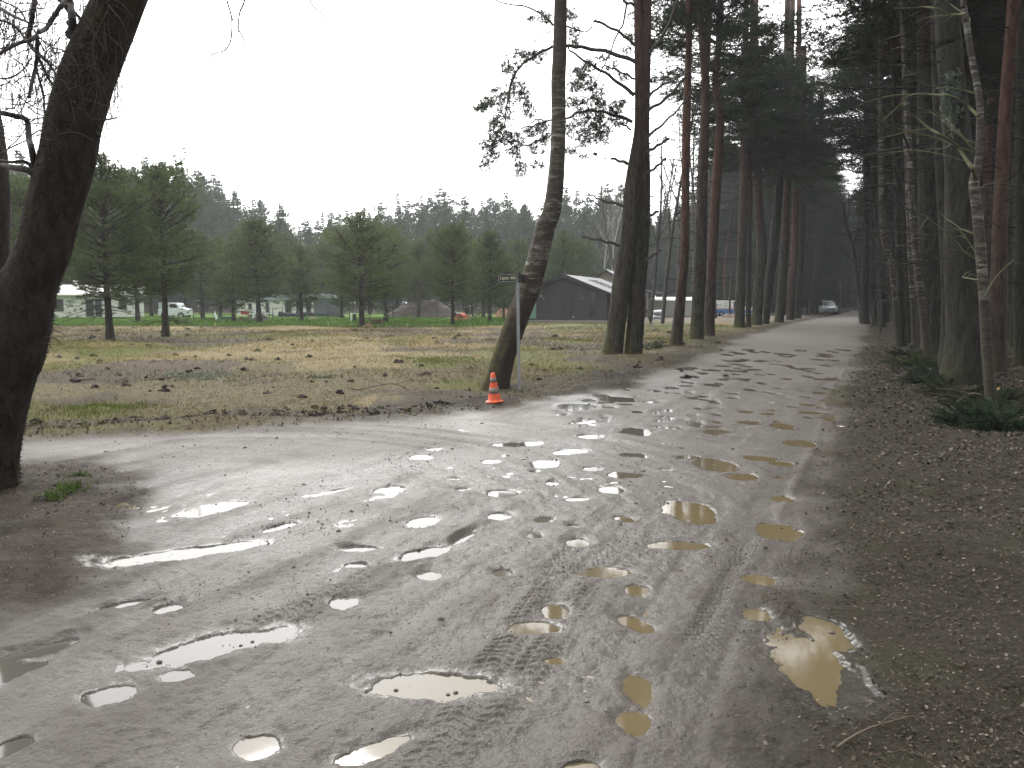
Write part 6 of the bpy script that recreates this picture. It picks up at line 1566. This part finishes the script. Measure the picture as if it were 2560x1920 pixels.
col = np.where((R3[:, 1] < gr_ * 0.85)[:, None], olive, col)
col = np.where((R3[:, 2] < st_ * 0.9)[:, None], straw, col)
col = np.where((R3[:, 3] < so_ * 0.8)[:, None], soilc, col) * GR.uniform(0.5, 1.3, (n, 1))
keep = GR.uniform(0, 1, n) > so_ * 0.6
x, y, h, col = x[keep], y[keep], h[keep], col[keep]; n = len(x)
b = MB(); D = np.stack([GR.normal(0, 0.7, n), GR.normal(0, 0.7, n), np.full(n, 0.55)], 1)
sc = np.clip(y / 22, 0.7, 2.0)
for lo, hi in ((0, 16), (16, 27), (27, 60)):
    mm = (y >= lo) & (y < hi); f = {0: 0.8, 16: 1.1, 27: 1.7}[lo]
    b.needles(np.stack([x, y, h - 0.01], 1)[mm], D[mm], 0.13 * min(f, 1.35), 0.0075 * f, 2, 0.35, GR, col=col[mm])
tag(b.build("dry_grass", M["tint_leaf"]), "dry straw and olive grass covering the field", "grass", kind="stuff")
# lawn blades
x, y = samples(26000, 50, 76, -0.62, 0.02, 1.0); h = gzv(x, y, 0.3)[0]; b = MB()
b.needles(np.stack([x, y, h - 0.01], 1), np.tile([0, 0, 1.0], (len(x), 1)), 0.16, 0.05, 2, 0.5, GR, col=np.array([0.095, 0.18, 0.024])[None] * GR.uniform(0.6, 1.3, (len(x), 1)))
tag(b.build("lawn_grass", M["tint_leaf"]), "fresh green lawn grass in front of the houses", "grass", kind="stuff")
# litter: right verge, muddy corner, left verge
b = MB()
def litter(x, y, h, size, cols, flat=0.35):
    n = len(x); c = np.array(cols)[GR.integers(0, len(cols), n)] * GR.uniform(0.55, 1.35, (n, 1))
    a_ = GR.uniform(0, 6.28, n); s_ = size * GR.uniform(0.5, 1.6, n) * np.clip(y / 7, 0.5, 2.2); asp = GR.uniform(0.12, 0.75, n)
    ux = np.stack([np.cos(a_), np.sin(a_), GR.normal(0, flat, n)], 1); uy = np.stack([-np.sin(a_), np.cos(a_), GR.normal(0, flat, n)], 1)
    P = np.stack([x, y, h + 0.004 + GR.uniform(0, 0.012, n)], 1); e1 = ux * s_[:, None]; e2 = uy * (s_ * asp)[:, None]
    V = np.stack([P - e1, P + e2, P + e1, P - e2], 1).reshape(-1, 3); b.add(V, quad=np.arange(4 * n).reshape(-1, 4), col=np.repeat(c, 4, 0))
LC = [(0.02, 0.017, 0.015), (0.03, 0.024, 0.02), (0.025, 0.02, 0.014), (0.04, 0.03, 0.022), (0.035, 0.032, 0.016), (0.085, 0.062, 0.045), (0.125, 0.098, 0.074), (0.045, 0.034, 0.028), (0.065, 0.048, 0.038), (0.18, 0.15, 0.12), (0.03, 0.025, 0.022), (0.055, 0.054, 0.028), (0.10, 0.07, 0.056)]
y = 2.2 + 34 * GR.uniform(0, 1, 80000) ** 1.9; u_ = GR.uniform(0, 1, 80000); x = redge(y) - 0.45 + u_ ** 0.8 * (0.26 * y + 1.6)
h, sd, road, dep, right, patch, gs, nl = gzv(x, y, 0.05); ex = x - redge(y)
m = (dep < 0.3) & (GR.uniform(0, 1, len(x)) < np.clip((ex + 0.3) * 0.9, 0.03, 1) * (0.55 + 1.2 * np.clip(fbm(x, y, 0.8, 3, 5) + 0.3, 0, 1)))
litter(x[m], y[m], h[m], 0.015, LC)
x, y = samples(26000, 3.6, 9.3, -1.0, -0.30, 1.0); h, sd, road, dep, right, patch, gs, nl = gzv(x, y, 0.05); m = (sd < 0.0) & (GR.uniform(0, 1, len(x)) < 0.55)
litter(x[m], y[m], h[m], 0.012, [(0.045, 0.03, 0.025), (0.08, 0.055, 0.042), (0.12, 0.085, 0.065), (0.035, 0.028, 0.024), (0.15, 0.11, 0.09), (0.06, 0.05, 0.028)])
x, y = samples(42000, 10.5, 60, -0.12, 0.46, 1.7); h, sd, road, dep, right, patch, gs, nl = gzv(x, y, 0.05); m = (sd < -0.02) & (sd > -2.4) & (right < 0.5) & (GR.uniform(0, 1, len(x)) < np.clip(1.1 + sd * 0.45, 0.1, 1))
litter(x[m], y[m], h[m], 0.010, LC + [(0.075, 0.085, 0.03), (0.06, 0.045, 0.035)])
x, y = samples(9000, 9.2, 12.5, -0.85, 0.05, 1.0); h, sd, road, dep, right, patch, gs, nl = gzv(x, y, 0.05); m = (sd < 0.05) & (sd > -0.8) & (GR.uniform(0, 1, len(x)) < 0.45)
litter(x[m], y[m], h[m], 0.014, [(0.04, 0.03, 0.027), (0.09, 0.065, 0.05), (0.055, 0.042, 0.036), (0.16, 0.12, 0.08)], 0.8)
tag(b.build("leaf_litter", M["tint_leaf"]), "wet brown leaves, needles and bark scraps on the verges", "leaf litter", kind="stuff")
# clods of earth in the field and along the road edge
b = MB()
for i in range(330):
    if i < 190:
        yy = 13 + 30 * GR.uniform() ** 1.3; xx = yy * GR.uniform(-0.62, 0.27)
        if fbm(np.array([xx]), np.array([yy]), 4.0, 3, 47)[0] < -0.05: continue
        s_ = GR.uniform(0.02, 0.075) * (0.7 + yy / 30)
    else:
        px = GR.uniform(40, 1000); py = np.interp(px, [0, 500, 1000], [925, 912, 880]) + GR.uniform(-14, 4); c = G(px, py); xx, yy = c; s_ = GR.uniform(0.015, 0.055)
    hh = gz(xx, yy); cc = np.array([0.04, 0.03, 0.025]) * GR.uniform(0.6, 1.5)
    if i % 5 == 0: cc = np.array([0.09, 0.085, 0.03])
    b.blob((xx, yy, hh), (s_ * GR.uniform(0.8, 1.6), s_, s_ * 0.7), seed=int(i), rough=1.3, nu=9, nv=6, col=cc)
tag(b.build("soil_clods", M["tint_leaf"]), "dark clods of turned soil scattered over the field", "soil clods", kind="stuff")
# gravel on the mud
b = MB(); oc = np.array([(1, 0, 0), (0.3, 0.95, 0), (-0.8, 0.6, 0), (-0.8, -0.6, 0), (0.3, -0.95, 0), (0.1, 0, 0.8), (0, 0.1, -0.8)]); of = np.array([(0, 1, 5), (1, 2, 5), (2, 3, 5), (3, 4, 5), (4, 0, 5), (1, 0, 6), (2, 1, 6), (3, 2, 6), (4, 3, 6), (0, 4, 6)])
x, y = samples(60000, 2.3, 15, -0.64, 0.48, 1.4)
h, sd, road, dep, right, patch, gs, nl = gzv(x, y, 0.02)
rim_ = (dep > 0.02) & (dep < 0.6)
pk = np.clip(0.22 + 1.3 * fbm(x, y, 0.9, 3, 15), 0.04, 1); pk = np.where(rim_, 0.9, pk); pk = np.where(dep > 0.6, 0.02, pk)
pk = np.where((y < 3.6) & (x > 0.4), pk * 1.8, pk)
m = (sd > 0) & (GR.uniform(0, 1, len(x)) < pk); x, y, h = x[m], y[m], h[m]; n = len(x)
s_ = 0.0026 * np.exp(GR.normal(0, 0.45, n)) * np.clip(y / 4, 0.8, 1.8); big = GR.uniform(0, 1, n) < 0.006; s_ = np.where(big, s_ * 2.6, s_)
rot = GR.uniform(0, 6.28, n); cr, sr = np.cos(rot), np.sin(rot)
O = oc[None] * GR.uniform(0.7, 1.3, (n, 7, 3)) * s_[:, None, None]; O[:, :, 2] *= 0.7
V = np.stack([O[..., 0] * cr[:, None] - O[..., 1] * sr[:, None] + x[:, None], O[..., 0] * sr[:, None] + O[..., 1] * cr[:, None] + y[:, None], O[..., 2] + np.maximum(h, WATER_Z)[:, None] + s_[:, None] * 0.2], -1).reshape(-1, 3)
F = (of[None] + (np.arange(n) * 7)[:, None, None]).reshape(-1, 3)
gc = np.array([(0.075, 0.058, 0.046), (0.12, 0.095, 0.078), (0.05, 0.04, 0.036), (0.20, 0.17, 0.145), (0.30, 0.27, 0.24)])[GR.choice(5, n, p=[0.32, 0.3, 0.2, 0.13, 0.05])] * GR.uniform(0.7, 1.2, (n, 1))
b.add(V, tri=F, col=np.repeat(gc, 7, 0)); tag(b.build("gravel", M["tint_leaf"]), "small pebbles and grit pressed into the muddy road", "gravel", kind="stuff")
# single stones one can point at
stm = simple("wet_stone", (0.075, 0.06, 0.052), 0.35, bump=0.3)
for i, (px, py, w, lab) in enumerate(((344,1424,13,"dark reddish stone at the left tip of the long grey puddle"),(1797,1361,12,"dark stone at the upper tip of the tan puddle near the right verge"),(1268,1518,11,"flat dark stone on bare mud right of the big foreground puddle"),
   (984,1489,11,"dark stone inside the big foreground puddle, right of its middle"),(968,1493,9,"dark stone just left of another in the big foreground puddle"),(855,1484,10,"flat stone inside the left part of the big foreground puddle"),(735,1566,10,"dark stone on the mud below the left end of the big puddle"),
   (545,1380,8,"small stone in the long grey puddle, right part"),(520,1388,8,"small stone in the middle of the long grey puddle"),(848,1786-0,0,""),(780,1548,7,"small dark stone below the big foreground puddle"))):
    if not w: continue
    c = G(px, py); s_ = w / FPX * c[1] / 2; b = MB(); b.blob((0, 0, 0), (s_ * 1.1, s_ * 0.9, s_ * 0.6), seed=i, rough=0.5, nu=12, nv=8); o = b.build("stone", stm, smooth=True); o.location = (c[0], c[1], max(gz(*c), WATER_Z) + s_ * 0.2); tag(o, lab, "stone", "stones on the muddy road")

# ------------------------------------------------------------------ the misty air
hb = MB(); hb.box(-640, 640, -640, 640, -1.4, 60)
hz = hb.build("haze", None if False else bpy.data.materials.new("misty_air"))
hm_ = hz.data.materials[0]; hm_.use_nodes = True; hn = hm_.node_tree; hn.nodes.clear()
ho = hn.nodes.new("ShaderNodeOutputMaterial"); hv = hn.nodes.new("ShaderNodeVolumePrincipled")
hv.inputs["Color"].default_value = (0.93, 0.96, 1.0, 1); hv.inputs["Density"].default_value = HAZE; hv.inputs["Anisotropy"].default_value = 0.2
hn.links.new(hv.outputs[0], ho.inputs["Volume"]); tag(hz, kind="stuff")
